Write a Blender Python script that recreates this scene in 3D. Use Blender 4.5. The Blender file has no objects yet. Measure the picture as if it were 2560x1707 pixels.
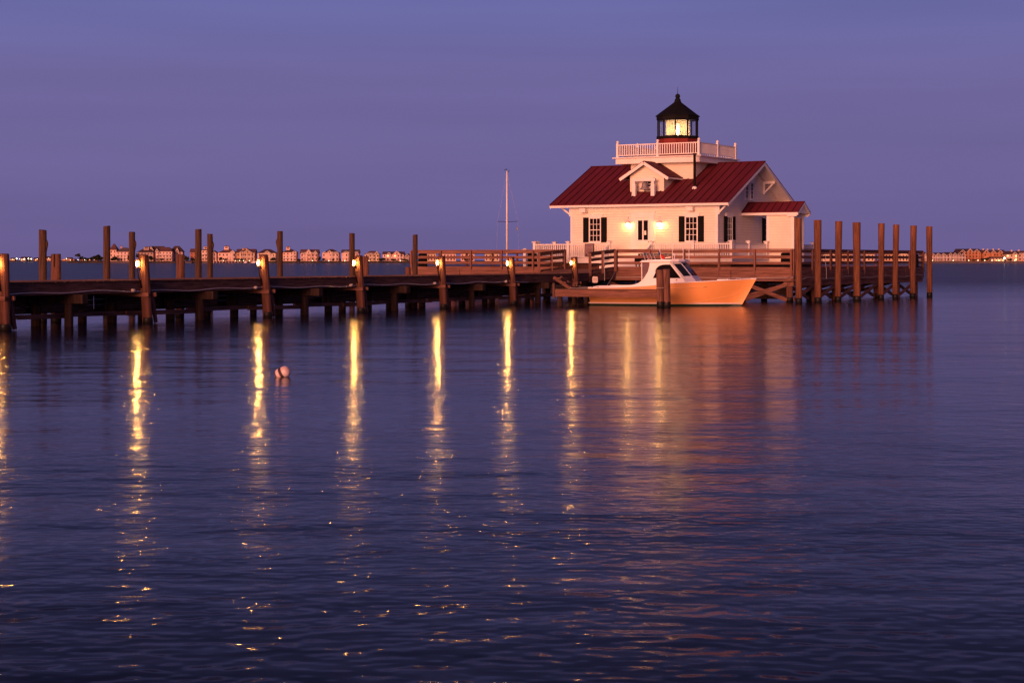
import bpy, math, random
from mathutils import Vector, Matrix
R = math.radians
random.seed(7)
scene = bpy.context.scene
COL = scene.collection

# ------------------------------------------------------------------ camera
F, HX, HY, CAMH = 4400.0, 1280.0, 650.5, 2.4          # focal length and horizon in photo pixels
cam = bpy.data.cameras.new("camera")
camo = bpy.data.objects.new("camera", cam); COL.objects.link(camo)
camo.location = (0, 0, CAMH); camo.rotation_euler = (R(90), 0, 0)
cam.sensor_width = 36; cam.lens = 36 * F / 2560
cam.shift_y = (HY - 853.5) / 2560
cam.clip_start = 0.5; cam.clip_end = 30000
scene.camera = camo

# ------------------------------------------------------------------ sky
SUN_EL, SUN_AZ = R(6.0), math.atan2(-0.43, -0.903)      # afterglow behind the camera, square to the lighthouse front
sdir = Vector((math.sin(SUN_AZ) * math.cos(SUN_EL), math.cos(SUN_AZ) * math.cos(SUN_EL), math.sin(SUN_EL)))
world = bpy.data.worlds.new("World"); scene.world = world; world.use_nodes = True
nt = world.node_tree; nt.nodes.clear()
def N(t, kind, **kw):
    n = t.nodes.new(kind)
    for k, v in kw.items():
        if k in n.inputs.keys() if hasattr(n, 'inputs') else False: n.inputs[k].default_value = v
        else: setattr(n, k, v)
    return n
L = nt.links.new
tc = N(nt, 'ShaderNodeTexCoord')
sep = N(nt, 'ShaderNodeSeparateXYZ'); L(tc.outputs['Generated'], sep.inputs[0])
ramp = N(nt, 'ShaderNodeValToRGB'); L(sep.outputs['Z'], ramp.inputs[0])
er = ramp.color_ramp
er.elements[0].position = 0.0; er.elements[0].color = (0.141, 0.109, 0.276, 1)
er.elements[1].position = 1.0; er.elements[1].color = (0.040, 0.044, 0.130, 1)
for p, c in ((0.045, (0.153, 0.125, 0.308, 1)), (0.105, (0.151, 0.134, 0.340, 1)), (0.15, (0.134, 0.140, 0.378, 1)),
             (0.19, (0.062, 0.070, 0.220, 1)), (0.26, (0.034, 0.040, 0.130, 1))):
    e = er.elements.new(p); e.color = c
# faint cloud streaks
mp = N(nt, 'ShaderNodeMapping'); mp.inputs['Scale'].default_value = (2.2, 2.2, 26); L(tc.outputs['Generated'], mp.inputs[0])
nz = N(nt, 'ShaderNodeTexNoise'); nz.inputs['Scale'].default_value = 1.6; nz.inputs['Detail'].default_value = 4; L(mp.outputs[0], nz.inputs[0])
mr = N(nt, 'ShaderNodeMapRange'); mr.inputs[1].default_value = .3; mr.inputs[2].default_value = .7; mr.inputs[3].default_value = .95; mr.inputs[4].default_value = 1.05
L(nz.outputs[0], mr.inputs[0])
mul = N(nt, 'ShaderNodeVectorMath', operation='MULTIPLY'); L(ramp.outputs[0], mul.inputs[0]); L(mr.outputs[0], mul.inputs[1])
# warm afterglow round the place where the sun went down (behind the camera)
dt = N(nt, 'ShaderNodeVectorMath', operation='DOT_PRODUCT'); L(tc.outputs['Generated'], dt.inputs[0]); dt.inputs[1].default_value = sdir
mx = N(nt, 'ShaderNodeMath', operation='MAXIMUM'); L(dt.outputs['Value'], mx.inputs[0]); mx.inputs[1].default_value = 0
pw = N(nt, 'ShaderNodeMath', operation='POWER'); L(mx.outputs[0], pw.inputs[0]); pw.inputs[1].default_value = 7
gl = N(nt, 'ShaderNodeVectorMath', operation='SCALE'); gl.inputs[0].default_value = (1.5, 0.52, 0.36); L(pw.outputs[0], gl.inputs['Scale'])
ad = N(nt, 'ShaderNodeVectorMath', operation='ADD'); L(mul.outputs[0], ad.inputs[0]); L(gl.outputs[0], ad.inputs[1])
bg = N(nt, 'ShaderNodeBackground'); L(ad.outputs[0], bg.inputs['Color']); bg.inputs['Strength'].default_value = 1.0
# physical sky for the low sun, at its usual small strength
sky = N(nt, 'ShaderNodeTexSky', sky_type='NISHITA'); sky.sun_disc = False
sky.sun_elevation = R(1.0); sky.sun_rotation = SUN_AZ; sky.altitude = 0; sky.air_density = 1.4; sky.dust_density = 2
bg2 = N(nt, 'ShaderNodeBackground'); L(sky.outputs[0], bg2.inputs['Color']); bg2.inputs['Strength'].default_value = 0.006
ash = N(nt, 'ShaderNodeAddShader'); L(bg.outputs[0], ash.inputs[0]); L(bg2.outputs[0], ash.inputs[1])
wo = N(nt, 'ShaderNodeOutputWorld'); L(ash.outputs[0], wo.inputs[0])

sl = bpy.data.lights.new("sun", 'SUN'); so = bpy.data.objects.new("sun", sl); COL.objects.link(so)
sl.energy = 5.0; sl.angle = R(28); sl.color = (1.0, 0.385, 0.215)
so.rotation_euler = sdir.to_track_quat('Z', 'Y').to_euler()

scene.view_settings.view_transform = 'Standard'; scene.view_settings.look = 'None'
scene.view_settings.exposure = 0.0; scene.view_settings.gamma = 1.0
try: scene.view_settings.use_curve_mapping = False
except Exception: pass

# ------------------------------------------------------------------ materials
def mat(name, col, rough=.6, var=.12, scale=(1, 1, 1), nscale=3.0, spec=.3, metal=0, bump=0, emit=None, es=0, alpha=None, dark=None):
    m = bpy.data.materials.new(name); m.use_nodes = True
    t = m.node_tree; b = t.nodes['Principled BSDF']
    b.inputs['Roughness'].default_value = rough; b.inputs['Metallic'].default_value = metal
    b.inputs['Specular IOR Level'].default_value = spec
    co = N(t, 'ShaderNodeTexCoord'); ma = N(t, 'ShaderNodeMapping'); ma.inputs['Scale'].default_value = scale
    t.links.new(co.outputs['Object'], ma.inputs[0])
    no = N(t, 'ShaderNodeTexNoise'); no.inputs['Scale'].default_value = nscale; no.inputs['Detail'].default_value = 5
    no.inputs['Roughness'].default_value = .6
    t.links.new(ma.outputs[0], no.inputs[0])
    cr = N(t, 'ShaderNodeValToRGB'); t.links.new(no.outputs[0], cr.inputs[0])
    lo = dark or tuple(c * (1 - 2.2 * var) for c in col); hi = tuple(min(1, c * (1 + 1.6 * var)) for c in col)
    cr.color_ramp.elements[0].position = .3; cr.color_ramp.elements[0].color = (*lo, 1)
    cr.color_ramp.elements[1].position = .7; cr.color_ramp.elements[1].color = (*hi, 1)
    t.links.new(cr.outputs[0], b.inputs['Base Color'])
    if bump:
        bu = N(t, 'ShaderNodeBump'); bu.inputs['Strength'].default_value = .6; bu.inputs['Distance'].default_value = bump
        t.links.new(no.outputs[0], bu.inputs['Height']); t.links.new(bu.outputs[0], b.inputs['Normal'])
    if emit:
        b.inputs['Emission Color'].default_value = (*emit, 1); b.inputs['Emission Strength'].default_value = es
    return m
def wood(name, col, axis, var=.24, dark=None):
    s = {'x': (.7, 11, 11), 'y': (11, .7, 11), 'z': (11, 11, .7)}[axis]
    return mat(name, col, .85, var, s, 1.3, .15, bump=.012, dark=dark)
M = {}
PW = (.225, .105, .080)
for a in 'xyz':
    M['pier_' + a] = wood('pier wood along ' + a, PW, a)
    M['dock_' + a] = wood('old dock wood along ' + a, (.135, .070, .058), a, .3)
M['pile'] = wood('mooring piling wood', (.085, .046, .033), 'z', .3)
M['dockpile'] = wood('dock piling wood', (.150, .066, .048), 'z', .32)
M['pile2'] = wood('tall piling wood', (.185, .078, .045), 'z', .28)
M['twin'] = wood('dark split twin piling wood', (.18, .085, .064), 'z', .36)
M['hullrail'] = mat('pale buff rub rail', (.80, .47, .20), .4, .03, spec=.5)
M['skyglass'] = mat('tinted windscreen glass', (.012, .014, .022), .06, .05, spec=.25)
M['buoy'] = mat('scuffed white buoy', (.76, .64, .64), .55, .10, nscale=9, dark=(.55, .36, .32))
M['band'] = mat('dark buoy band', (.06, .035, .05), .6, .1)
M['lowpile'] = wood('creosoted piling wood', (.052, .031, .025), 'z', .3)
M['wet'] = mat('wet weedy wood', (.012, .010, .009), .5, .2)
M['white'] = mat('white trim paint', (.80, .75, .72), .5, .03, nscale=2)
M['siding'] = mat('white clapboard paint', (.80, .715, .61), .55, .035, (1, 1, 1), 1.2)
def lap_shadows(m):                                      # shadow line painted in under the lap of each clapboard, every 165 mm
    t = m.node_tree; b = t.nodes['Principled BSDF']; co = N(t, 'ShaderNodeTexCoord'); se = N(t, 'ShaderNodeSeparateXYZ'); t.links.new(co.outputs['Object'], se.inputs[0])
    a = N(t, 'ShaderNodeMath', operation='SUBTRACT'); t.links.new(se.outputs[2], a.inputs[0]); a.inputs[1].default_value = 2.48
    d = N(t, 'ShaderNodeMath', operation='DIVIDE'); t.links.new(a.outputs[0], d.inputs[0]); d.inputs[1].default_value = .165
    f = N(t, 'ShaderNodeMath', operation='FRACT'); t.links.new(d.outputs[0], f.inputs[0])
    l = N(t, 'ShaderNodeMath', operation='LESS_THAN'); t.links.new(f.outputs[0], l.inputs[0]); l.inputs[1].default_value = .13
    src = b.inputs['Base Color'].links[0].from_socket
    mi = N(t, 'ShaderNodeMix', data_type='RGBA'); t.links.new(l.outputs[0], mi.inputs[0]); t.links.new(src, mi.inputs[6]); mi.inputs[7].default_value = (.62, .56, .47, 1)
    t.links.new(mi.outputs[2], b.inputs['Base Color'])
lap_shadows(M['siding'])
M['roof'] = mat('red standing seam metal', (.120, .0145, .026), .76, .10, (1, .3, .3), 1.0, .2)
M['seam'] = mat('red metal seam', (.07, .006, .009), .8, .08, spec=.2)
M['shutter'] = mat('black green shutter paint', (.005, .005, .005), .7, .15, spec=.1)
M['black'] = mat('black iron paint', (.006, .0055, .006), .75, .15, spec=.15)
M['redbrick'] = mat('red lantern base paint', (.19, .020, .014), .7, .08)
M['glass'] = mat('dark window glass', (.010, .008, .010), .12, .1, spec=.0)
M['skirt'] = wood('brown skirting board', (.10, .045, .030), 'z')
M['bell'] = mat('grey bronze bell', (.30, .26, .26), .45, .1, metal=.3)
M['pipe'] = mat('sooty stove pipe', (.035, .022, .018), .5, .2, metal=.3)
M['hull'] = mat('buff hull paint', (.90, .41, .135), .32, .02, nscale=.8, spec=.5)
M['boatwhite'] = mat('white gelcoat', (.80, .77, .80), .35, .02, nscale=1, spec=.5)
M['green'] = mat('dark green bottom paint', (.018, .050, .032), .5, .15)
M['curtain'] = mat('grey mesh curtain', (.16, .10, .12), .8, .05)
M['chrome'] = mat('polished metal', (.6, .58, .6), .45, .03, metal=.5)
M['rope'] = mat('pale rope', (.50, .42, .40), .9, .12, nscale=20)
M['conduit'] = mat('pale plastic conduit', (.55, .47, .46), .6, .05)
M['plaque'] = mat('mauve plaque metal', (.27, .17, .18), .5, .08)
M['ink'] = mat('dark lettering', (.07, .03, .035), .6, .1)
M['paper'] = mat('white paper', (.75, .70, .66), .8, .02)
M['flagred'] = mat('red flag cloth', (.55, .02, .02), .8, .1); M['flagblue'] = mat('navy flag cloth', (.02, .03, .14), .8, .1)
M['grass'] = mat('shore grass', (.085, .060, .026), .95, .3, nscale=.06)
M['sand'] = mat('sandy bank', (.30, .20, .14), .9, .2, nscale=.05)
M['leaf'] = mat('dark shrub leaves', (.028, .034, .016), .9, .35, nscale=.5)
M['bark'] = mat('trunk bark', (.07, .05, .035), .9, .2)
M['hglass'] = mat('house window glass', (.030, .012, .014), .3, .1, spec=.2)
M['hwarm'] = mat('lit house window', (.9, .6, .3), .5, .05, emit=(1, .60, .22), es=2.2)
def hmat(name, c, v=.08): return mat(name, c, .75, v, nscale=.4)
M['w_pink'] = hmat('pink white house paint', (.80, .53, .45)); M['w_cream'] = hmat('cream house paint', (.70, .52, .38))
M['w_tan'] = hmat('tan house shingle', (.55, .34, .22)); M['w_orange'] = hmat('cedar house shingle', (.50, .22, .12))
M['w_grey'] = hmat('grey house shingle', (.42, .30, .28)); M['w_rust'] = hmat('rust house shingle', (.40, .15, .09))
M['r_dark'] = hmat('dark shingle roof', (.075, .040, .040), .15); M['r_red'] = hmat('brown red shingle roof', (.13, .060, .055), .15)
M['r_grey'] = hmat('grey shingle roof', (.10, .075, .080), .15); M['h_trim'] = hmat('house trim', (.82, .72, .68), .03)
def emat(name, c, s):
    m = bpy.data.materials.new(name); m.use_nodes = True; t = m.node_tree; t.nodes.clear()
    e = N(t, 'ShaderNodeEmission'); e.inputs[0].default_value = (*c, 1); e.inputs[1].default_value = s
    o = N(t, 'ShaderNodeOutputMaterial'); t.links.new(e.outputs[0], o.inputs[0]); return m
M['bulb'] = emat('amber dock bulb', (1, .58, .21), 680)
M['wallbulb'] = emat('warm wall bulb', (1, .55, .15), 90)
M['flame'] = emat('lighthouse lamp', (1, .70, .36), 40)
M['farlamp'] = emat('far lamp globe', (1, .86, .55), 9)
M['pathlamp'] = emat('path lamp globe', (1, .82, .50), 4)
def clear(name, tint, gloss=.08, emit=None, es=0):
    m = bpy.data.materials.new(name); m.use_nodes = True; t = m.node_tree; t.nodes.clear()
    tr = N(t, 'ShaderNodeBsdfTransparent'); tr.inputs[0].default_value = (*tint, 1)
    g = N(t, 'ShaderNodeBsdfGlossy'); g.inputs['Roughness'].default_value = .08
    x = N(t, 'ShaderNodeMixShader'); x.inputs[0].default_value = gloss
    t.links.new(tr.outputs[0], x.inputs[1]); t.links.new(g.outputs[0], x.inputs[2])
    out = x.outputs[0]
    if emit:
        e = N(t, 'ShaderNodeEmission'); e.inputs[0].default_value = (*emit, 1); e.inputs[1].default_value = es
        a = N(t, 'ShaderNodeAddShader'); t.links.new(out, a.inputs[0]); t.links.new(e.outputs[0], a.inputs[1]); out = a.outputs[0]
    o = N(t, 'ShaderNodeOutputMaterial'); t.links.new(out, o.inputs[0]); return m
M['pane'] = clear('lantern glass', (.93, .92, .90), .10)
M['jar'] = clear('amber halo glass', (1, .8, .5), .04, (1, .40, .06), 1.1)  # glow put into the jar to imitate an amber halo round the bulb
def lens_glass():                                     # ribbed glass that scatters the light of the lamp standing inside it
    m = bpy.data.materials.new('prism lens glass'); m.use_nodes = True; t = m.node_tree; t.nodes.clear()
    tr = N(t, 'ShaderNodeBsdfTransparent'); tl = N(t, 'ShaderNodeBsdfTranslucent'); tl.inputs[0].default_value = (1, .80, .54, 1)
    x = N(t, 'ShaderNodeMixShader'); x.inputs[0].default_value = .72; t.links.new(tr.outputs[0], x.inputs[1]); t.links.new(tl.outputs[0], x.inputs[2])
    o = N(t, 'ShaderNodeOutputMaterial'); t.links.new(x.outputs[0], o.inputs[0]); return m
M['lens'] = lens_glass()

# ripples: (frequency per metre, stretch across, height in metres, octaves)
SWELL = ((0.25, 2.2, .060, 0), (1.0, 1.7, .022, 1), (4.5, 1.3, .0035, 0))       # the slow, broad shape of the surface
CHOP = ((0.5, 1.7, .070, 0), (2.0, 1.5, .052, 1), (8.0, 1.25, .0165, 0))          # small steep wavelets riding on it
def water_material():
    m = bpy.data.materials.new('sound water'); m.use_nodes = True; t = m.node_tree; K = t.links.new
    g = N(t, 'ShaderNodeNewGeometry')
    def height(vec, waves):
        tot = None
        for sc, stretch, amp, det in waves:
            mp = N(t, 'ShaderNodeMapping'); mp.inputs['Scale'].default_value = (sc / stretch, sc, 1); mp.inputs['Rotation'].default_value = (0, 0, .25 * sc % .5)
            K(vec, mp.inputs[0])
            n = N(t, 'ShaderNodeTexNoise'); n.noise_dimensions = '2D'; n.inputs['Scale'].default_value = 1; n.inputs['Detail'].default_value = det
            n.inputs['Roughness'].default_value = .45
            K(mp.outputs[0], n.inputs['Vector'])
            a = N(t, 'ShaderNodeMath', operation='MULTIPLY'); K(n.outputs[0], a.inputs[0]); a.inputs[1].default_value = amp
            if tot is None: tot = a.outputs[0]
            else:
                s = N(t, 'ShaderNodeMath', operation='ADD'); K(tot, s.inputs[0]); K(a.outputs[0], s.inputs[1]); tot = s.outputs[0]
        return tot
    # calmer slicks and livelier patches, and the open sound beyond the dock rougher than the sheltered basin:
    # the upright part of the normal is larger where the water is calm
    pm = N(t, 'ShaderNodeMapping'); pm.inputs['Scale'].default_value = (.022, .13, 1); K(g.outputs['Position'], pm.inputs[0])
    pn = N(t, 'ShaderNodeTexNoise'); pn.noise_dimensions = '2D'; pn.inputs['Scale'].default_value = 1; pn.inputs['Detail'].default_value = 3; K(pm.outputs[0], pn.inputs['Vector'])
    pr = N(t, 'ShaderNodeMapRange'); pr.inputs[1].default_value = .34; pr.inputs[2].default_value = .66; pr.inputs[3].default_value = 1.5; pr.inputs[4].default_value = .75; K(pn.outputs[0], pr.inputs[0])
    sy = N(t, 'ShaderNodeSeparateXYZ'); K(g.outputs['Position'], sy.inputs[0])
    op = N(t, 'ShaderNodeMapRange'); op.inputs[1].default_value = 95; op.inputs[2].default_value = 190; op.inputs[3].default_value = 1; op.inputs[4].default_value = .16; K(sy.outputs[1], op.inputs[0])
    pm2 = N(t, 'ShaderNodeMath', operation='MULTIPLY'); K(pr.outputs[0], pm2.inputs[0]); K(op.outputs[0], pm2.inputs[1])
    orr = N(t, 'ShaderNodeMapRange'); orr.inputs[1].default_value = 95; orr.inputs[2].default_value = 190; orr.inputs[3].default_value = WROUGH; orr.inputs[4].default_value = .34; K(sy.outputs[1], orr.inputs[0])
    e = .02
    def surface(waves, rough):
        def shifted(v):
            s = N(t, 'ShaderNodeVectorMath', operation='ADD'); K(g.outputs['Position'], s.inputs[0]); s.inputs[1].default_value = v; return height(s.outputs[0], waves)
        h0, hx, hy = height(g.outputs['Position'], waves), shifted((e, 0, 0)), shifted((0, e, 0))
        def slope(h1):
            s = N(t, 'ShaderNodeMath', operation='SUBTRACT'); K(h0, s.inputs[0]); K(h1, s.inputs[1])
            d = N(t, 'ShaderNodeMath', operation='DIVIDE'); K(s.outputs[0], d.inputs[0]); d.inputs[1].default_value = e; return d.outputs[0]
        cx = N(t, 'ShaderNodeCombineXYZ'); K(slope(hx), cx.inputs[0]); K(slope(hy), cx.inputs[1]); K(pm2.outputs[0], cx.inputs[2])
        nm = N(t, 'ShaderNodeVectorMath', operation='NORMALIZE'); K(cx.outputs[0], nm.inputs[0])
        b = N(t, 'ShaderNodeBsdfPrincipled'); b.inputs['Base Color'].default_value = (.006, .007, .018, 1); b.inputs['IOR'].default_value = WIOR
        if isinstance(rough, float): b.inputs['Roughness'].default_value = rough
        else: K(rough, b.inputs['Roughness'])
        K(nm.outputs[0], b.inputs['Normal']); return b
    x = N(t, 'ShaderNodeMixShader'); x.inputs[0].default_value = WCHOP
    K(surface(SWELL, orr.outputs[0]).outputs[0], x.inputs[1]); K(surface(CHOP, .085).outputs[0], x.inputs[2])
    t.nodes.remove(t.nodes['Principled BSDF']); K(x.outputs[0], t.nodes['Material Output'].inputs[0])
    return m
WIOR, WROUGH, WCHOP = 1.14, .135, .31

# ------------------------------------------------------------------ mesh builder
class MB:
    def __init__(s): s.v = []; s.f = []
    def quadbox(s, c):                                   # 8 corners: bottom ring then top ring
        i = len(s.v); s.v += [tuple(p) for p in c]
        s.f += [(i+3, i+2, i+1, i), (i+4, i+5, i+6, i+7), (i, i+1, i+5, i+4), (i+1, i+2, i+6, i+5), (i+2, i+3, i+7, i+6), (i+3, i, i+4, i+7)]
        return s
    def box(s, x0, x1, y0, y1, z0, z1):
        return s.quadbox([(x0, y0, z0), (x1, y0, z0), (x1, y1, z0), (x0, y1, z0), (x0, y0, z1), (x1, y0, z1), (x1, y1, z1), (x0, y1, z1)])
    def beam(s, p, q, w, h, up=(0, 0, 1)):               # box from p to q, w across, h along up
        p, q = Vector(p), Vector(q); d = (q - p).normalized(); upv = Vector(up)
        if abs(d.dot(upv)) > .98: upv = Vector((0, 1, 0))
        a = d.cross(upv).normalized() * w / 2; b = a.cross(d).normalized() * h / 2
        return s.quadbox([p - a - b, p + a - b, q + a - b, q - a - b, p - a + b, p + a + b, q + a + b, q - a + b])
    def tube(s, pts, r, n=8):
        pts = [Vector(p) for p in pts]; rs = r if isinstance(r, (list, tuple)) else [r] * len(pts)
        base = len(s.v); up = Vector((0, 0, 1))
        for k, p in enumerate(pts):
            d = (pts[min(k+1, len(pts)-1)] - pts[max(k-1, 0)]).normalized()
            u = Vector((0, 1, 0)) if abs(d.dot(up)) > .95 else up
            a = d.cross(u).normalized(); b = a.cross(d).normalized()
            for j in range(n):
                t = 2 * math.pi * j / n; s.v.append(tuple(p + rs[k] * (math.cos(t) * a + math.sin(t) * b)))
        for k in range(len(pts) - 1):
            for j in range(n):
                i = base + k * n + j; i2 = base + k * n + (j + 1) % n
                s.f.append((i, i2, i2 + n, i + n))
        s.f.append(tuple(base + j for j in range(n))[::-1]); s.f.append(tuple(base + (len(pts) - 1) * n + j for j in range(n)))
        return s
    def lathe(s, prof, c=(0, 0, 0), n=16, ph=0):         # prof: (radius, z) bottom to top
        base = len(s.v)
        for r, z in prof:
            for j in range(n):
                t = 2 * math.pi * j / n + ph; s.v.append((c[0] + r * math.cos(t), c[1] + r * math.sin(t), c[2] + z))
        for k in range(len(prof) - 1):
            for j in range(n):
                i = base + k * n + j; i2 = base + k * n + (j + 1) % n; s.f.append((i, i2, i2 + n, i + n))
        s.f.append(tuple(base + j for j in range(n))[::-1]); s.f.append(tuple(base + (len(prof) - 1) * n + j for j in range(n)))
        return s
    def prism(s, poly, off):                             # planar 3D polygon pushed along off
        i = len(s.v); n = len(poly); o = Vector(off)
        s.v += [tuple(p) for p in poly] + [tuple(Vector(p) + o) for p in poly]
        s.f.append(tuple(range(i, i + n))); s.f.append(tuple(range(i + n, i + 2 * n))[::-1])
        for k in range(n):
            k2 = (k + 1) % n; s.f.append((i + k, i + n + k, i + n + k2, i + k2))
        return s
    def quad(s, a, b, c, d):
        i = len(s.v); s.v += [tuple(a), tuple(b), tuple(c), tuple(d)]; s.f.append((i, i+1, i+2, i+3)); return s
    def tri(s, a, b, c):
        i = len(s.v); s.v += [tuple(a), tuple(b), tuple(c)]; s.f.append((i, i+1, i+2)); return s
    def build(s, name, m, parent=None, smooth=False, loc=None, rz=0, fix=True):
        me = bpy.data.meshes.new(name); me.from_pydata(s.v, [], s.f)
        if fix:
            import bmesh
            b = bmesh.new(); b.from_mesh(me); bmesh.ops.recalc_face_normals(b, faces=b.faces); b.to_mesh(me); b.free()
        if smooth:
            for p in me.polygons: p.use_smooth = len(p.vertices) == 4
        me.materials.append(M[m] if isinstance(m, str) else m)
        o = bpy.data.objects.new(name, me); COL.objects.link(o)
        if parent: o.parent = parent
        if loc is not None: o.location = loc; o.rotation_euler = (0, 0, rz)
        return o
def tag(o, label=None, cat=None, group=None, kind=None):
    if label: o['label'] = label
    if cat: o['category'] = cat
    if group: o['group'] = group
    if kind: o['kind'] = kind
    return o
def thing(name, label, cat, loc=(0, 0, 0), rz=0, group=None):
    o = bpy.data.objects.new(name, None); COL.objects.link(o); o.location = loc; o.rotation_euler = (0, 0, rz); o.empty_display_size = .2
    return tag(o, label, cat, group)
def dup(o, parent=None):
    c = o.copy(); COL.objects.link(c)
    if parent is not None: c.parent = parent
    for ch in list(o.children): dup(ch, c)
    return c
def PX(x, Y): return (x - HX) / F * Y
def PZ(y, Y): return CAMH - (y - HY) / F * Y

# ------------------------------------------------------------------ water and far shore
wm = MB().quad((-9000, -60, 0), (9000, -60, 0), (9000, 14000, 0), (-9000, 14000, 0)).build('water', water_material())
wm['kind'] = 'structure'

# ------------------------------------------------------------------ dock (local: x across, y towards the lighthouse, 0 at its ramp)
E1 = Vector((4.50, 103.4)); DD = Vector((.4538, .8911)); DN = Vector((.8911, -.4538)); DRZ = -math.atan2(.4538, .8911)
DW, DZ = 3.45, 1.64
def dock_xy(x, y): return (E1.x + DN.x * x + DD.x * y, E1.y + DN.y * x + DD.y * y)
def dock_y_at(px, x):                                    # dock-local y where the line at local x shows at photo column px
    a = (px - HX) / F; bx, by = E1.x + DN.x * x, E1.y + DN.y * x
    return (a * by - bx) / (DD.x - a * DD.y)
dock = thing('boat_dock', 'long weathered timber dock on pilings running out to the lighthouse platform', 'dock', (E1.x, E1.y, 0), DRZ)
LAMP_PX = (12, 369, 669, 903, 1109, 1284, 1440)
lamp_y = [dock_y_at(p, .16) for p in LAMP_PX]
b = MB(); yy = -66.0
while yy < -.02:
    y1 = min(yy + .142, 0); b.box(-DW - random.uniform(.02, .07), random.uniform(.02, .06), yy, y1 - .008, DZ - .045, DZ + random.uniform(-.004, .004)); yy += .15
b.build('deck', 'dock_x', dock)
b = MB(); yy = -66.0
while yy < 0:
    y1 = min(yy + 4.8, -.05); b.box(-.075, -.005, yy, y1 - .012, DZ - .47 + random.uniform(-.012, .012), DZ - .05); yy += 4.8
b.build('fascia', 'dock_y', dock)
b = MB(); yy = -66.0
while yy < 0:
    y1 = min(yy + 4.8, -.05); b.box(-DW, -DW + .07, yy, y1 - .012, DZ - .47, DZ - .05); yy += 4.8
b.build('fascia', 'dock_y', dock)
b = MB()
for x in (-.55, -1.2, -1.8, -2.4, -3.0): b.box(x - .045, x + .045, -66, -.1, DZ - .34, DZ - .06)
b.build('joists', 'dock_y', dock)
mids = [(lamp_y[k] + lamp_y[k + 1]) / 2 - .2 for k in range(6)] + [lamp_y[0] - 3.4]
def pile(b, x, y, r, z0, z1, lean=(0, 0), n=14):
    P = lambda z: (x + lean[0] * z / z1, y + lean[1] * z / z1, z)      # leaning about its foot at the waterline
    b.tube([P(z0), P(z1 * .3), P(z1 * .65), P(z1 - .03), P(z1)], [r * 1.04, r * 1.02, r, r * .98, r * .93], n)
    tx, ty = random.uniform(-.12, .12), random.uniform(-.1, .1); c = P(z1)
    for i in range(len(b.v) - 5 * n, len(b.v)):            # slightly out of round, and sawn off not quite level
        vx, vy, vz = b.v[i]; k = (i - len(b.v)) % n; a_ = 1 + .035 * math.sin(k * 2.1 + x * 3 + y) + .02 * math.sin(k * 5.3 + y * 7)
        q = P(vz); vx, vy = q[0] + (vx - q[0]) * a_, q[1] + (vy - q[1]) * a_
        b.v[i] = (vx, vy, vz + (tx * (vx - c[0]) + ty * (vy - c[1]) if vz > z1 - .05 else 0))
for y in lamp_y + mids:                                  # a bent every few metres: cap timbers and three pilings
    m_ = y in mids
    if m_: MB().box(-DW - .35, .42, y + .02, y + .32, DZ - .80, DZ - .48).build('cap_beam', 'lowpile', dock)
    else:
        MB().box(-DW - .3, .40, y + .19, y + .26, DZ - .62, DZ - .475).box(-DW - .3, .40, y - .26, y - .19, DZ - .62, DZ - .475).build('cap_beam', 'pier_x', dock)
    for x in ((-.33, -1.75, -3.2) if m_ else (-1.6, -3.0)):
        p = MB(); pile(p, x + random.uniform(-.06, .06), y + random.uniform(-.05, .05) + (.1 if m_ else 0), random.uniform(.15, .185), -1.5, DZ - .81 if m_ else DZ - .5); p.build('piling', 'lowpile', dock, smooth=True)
    if not m_:                                           # sloping brace beside each lamp piling
        MB().beam((.16, y + .27, DZ - .62), (.22, y + .42, .02), .07, .16).build('brace', 'dockpile', dock)
for k in range(6):
    for x, z, nm in ((-.62, .36, 'low'), (-DW + .1, .40, 'low')):
        MB().beam((x, lamp_y[k] - .3, z + random.uniform(-.05, .05)), (x, mids[k] + .5, z + random.uniform(-.05, .07)), .08, .17).build('waler', 'dock_y', dock)
        MB().beam((x - .1, mids[k] - .2, z + .06), (x - .1, lamp_y[k + 1] + .35, z + random.uniform(-.03, .08)), .08, .17).build('waler', 'dock_y', dock)
    # breakwater boards hung between the pilings
    for x in (-2.2, -2.75):
        b = MB(); z = .47
        while z < 1.12:
            b.box(x, x + .05, lamp_y[k] + .35, mids[k] - .05, z, z + .2); b.box(x - .06, x - .01, mids[k] + .32, lamp_y[k + 1] - .3, z, z + .2); z += .2035
        b.build('infill_board', 'dock_y', dock)
b = MB(); yy = lamp_y[0] - 8
for x in (-2.2,):
    b.box(x, x + .05, lamp_y[0] - 7, lamp_y[0] - .1, .47, 1.1)
b.build('infill_board', 'dock_y', dock)

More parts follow.
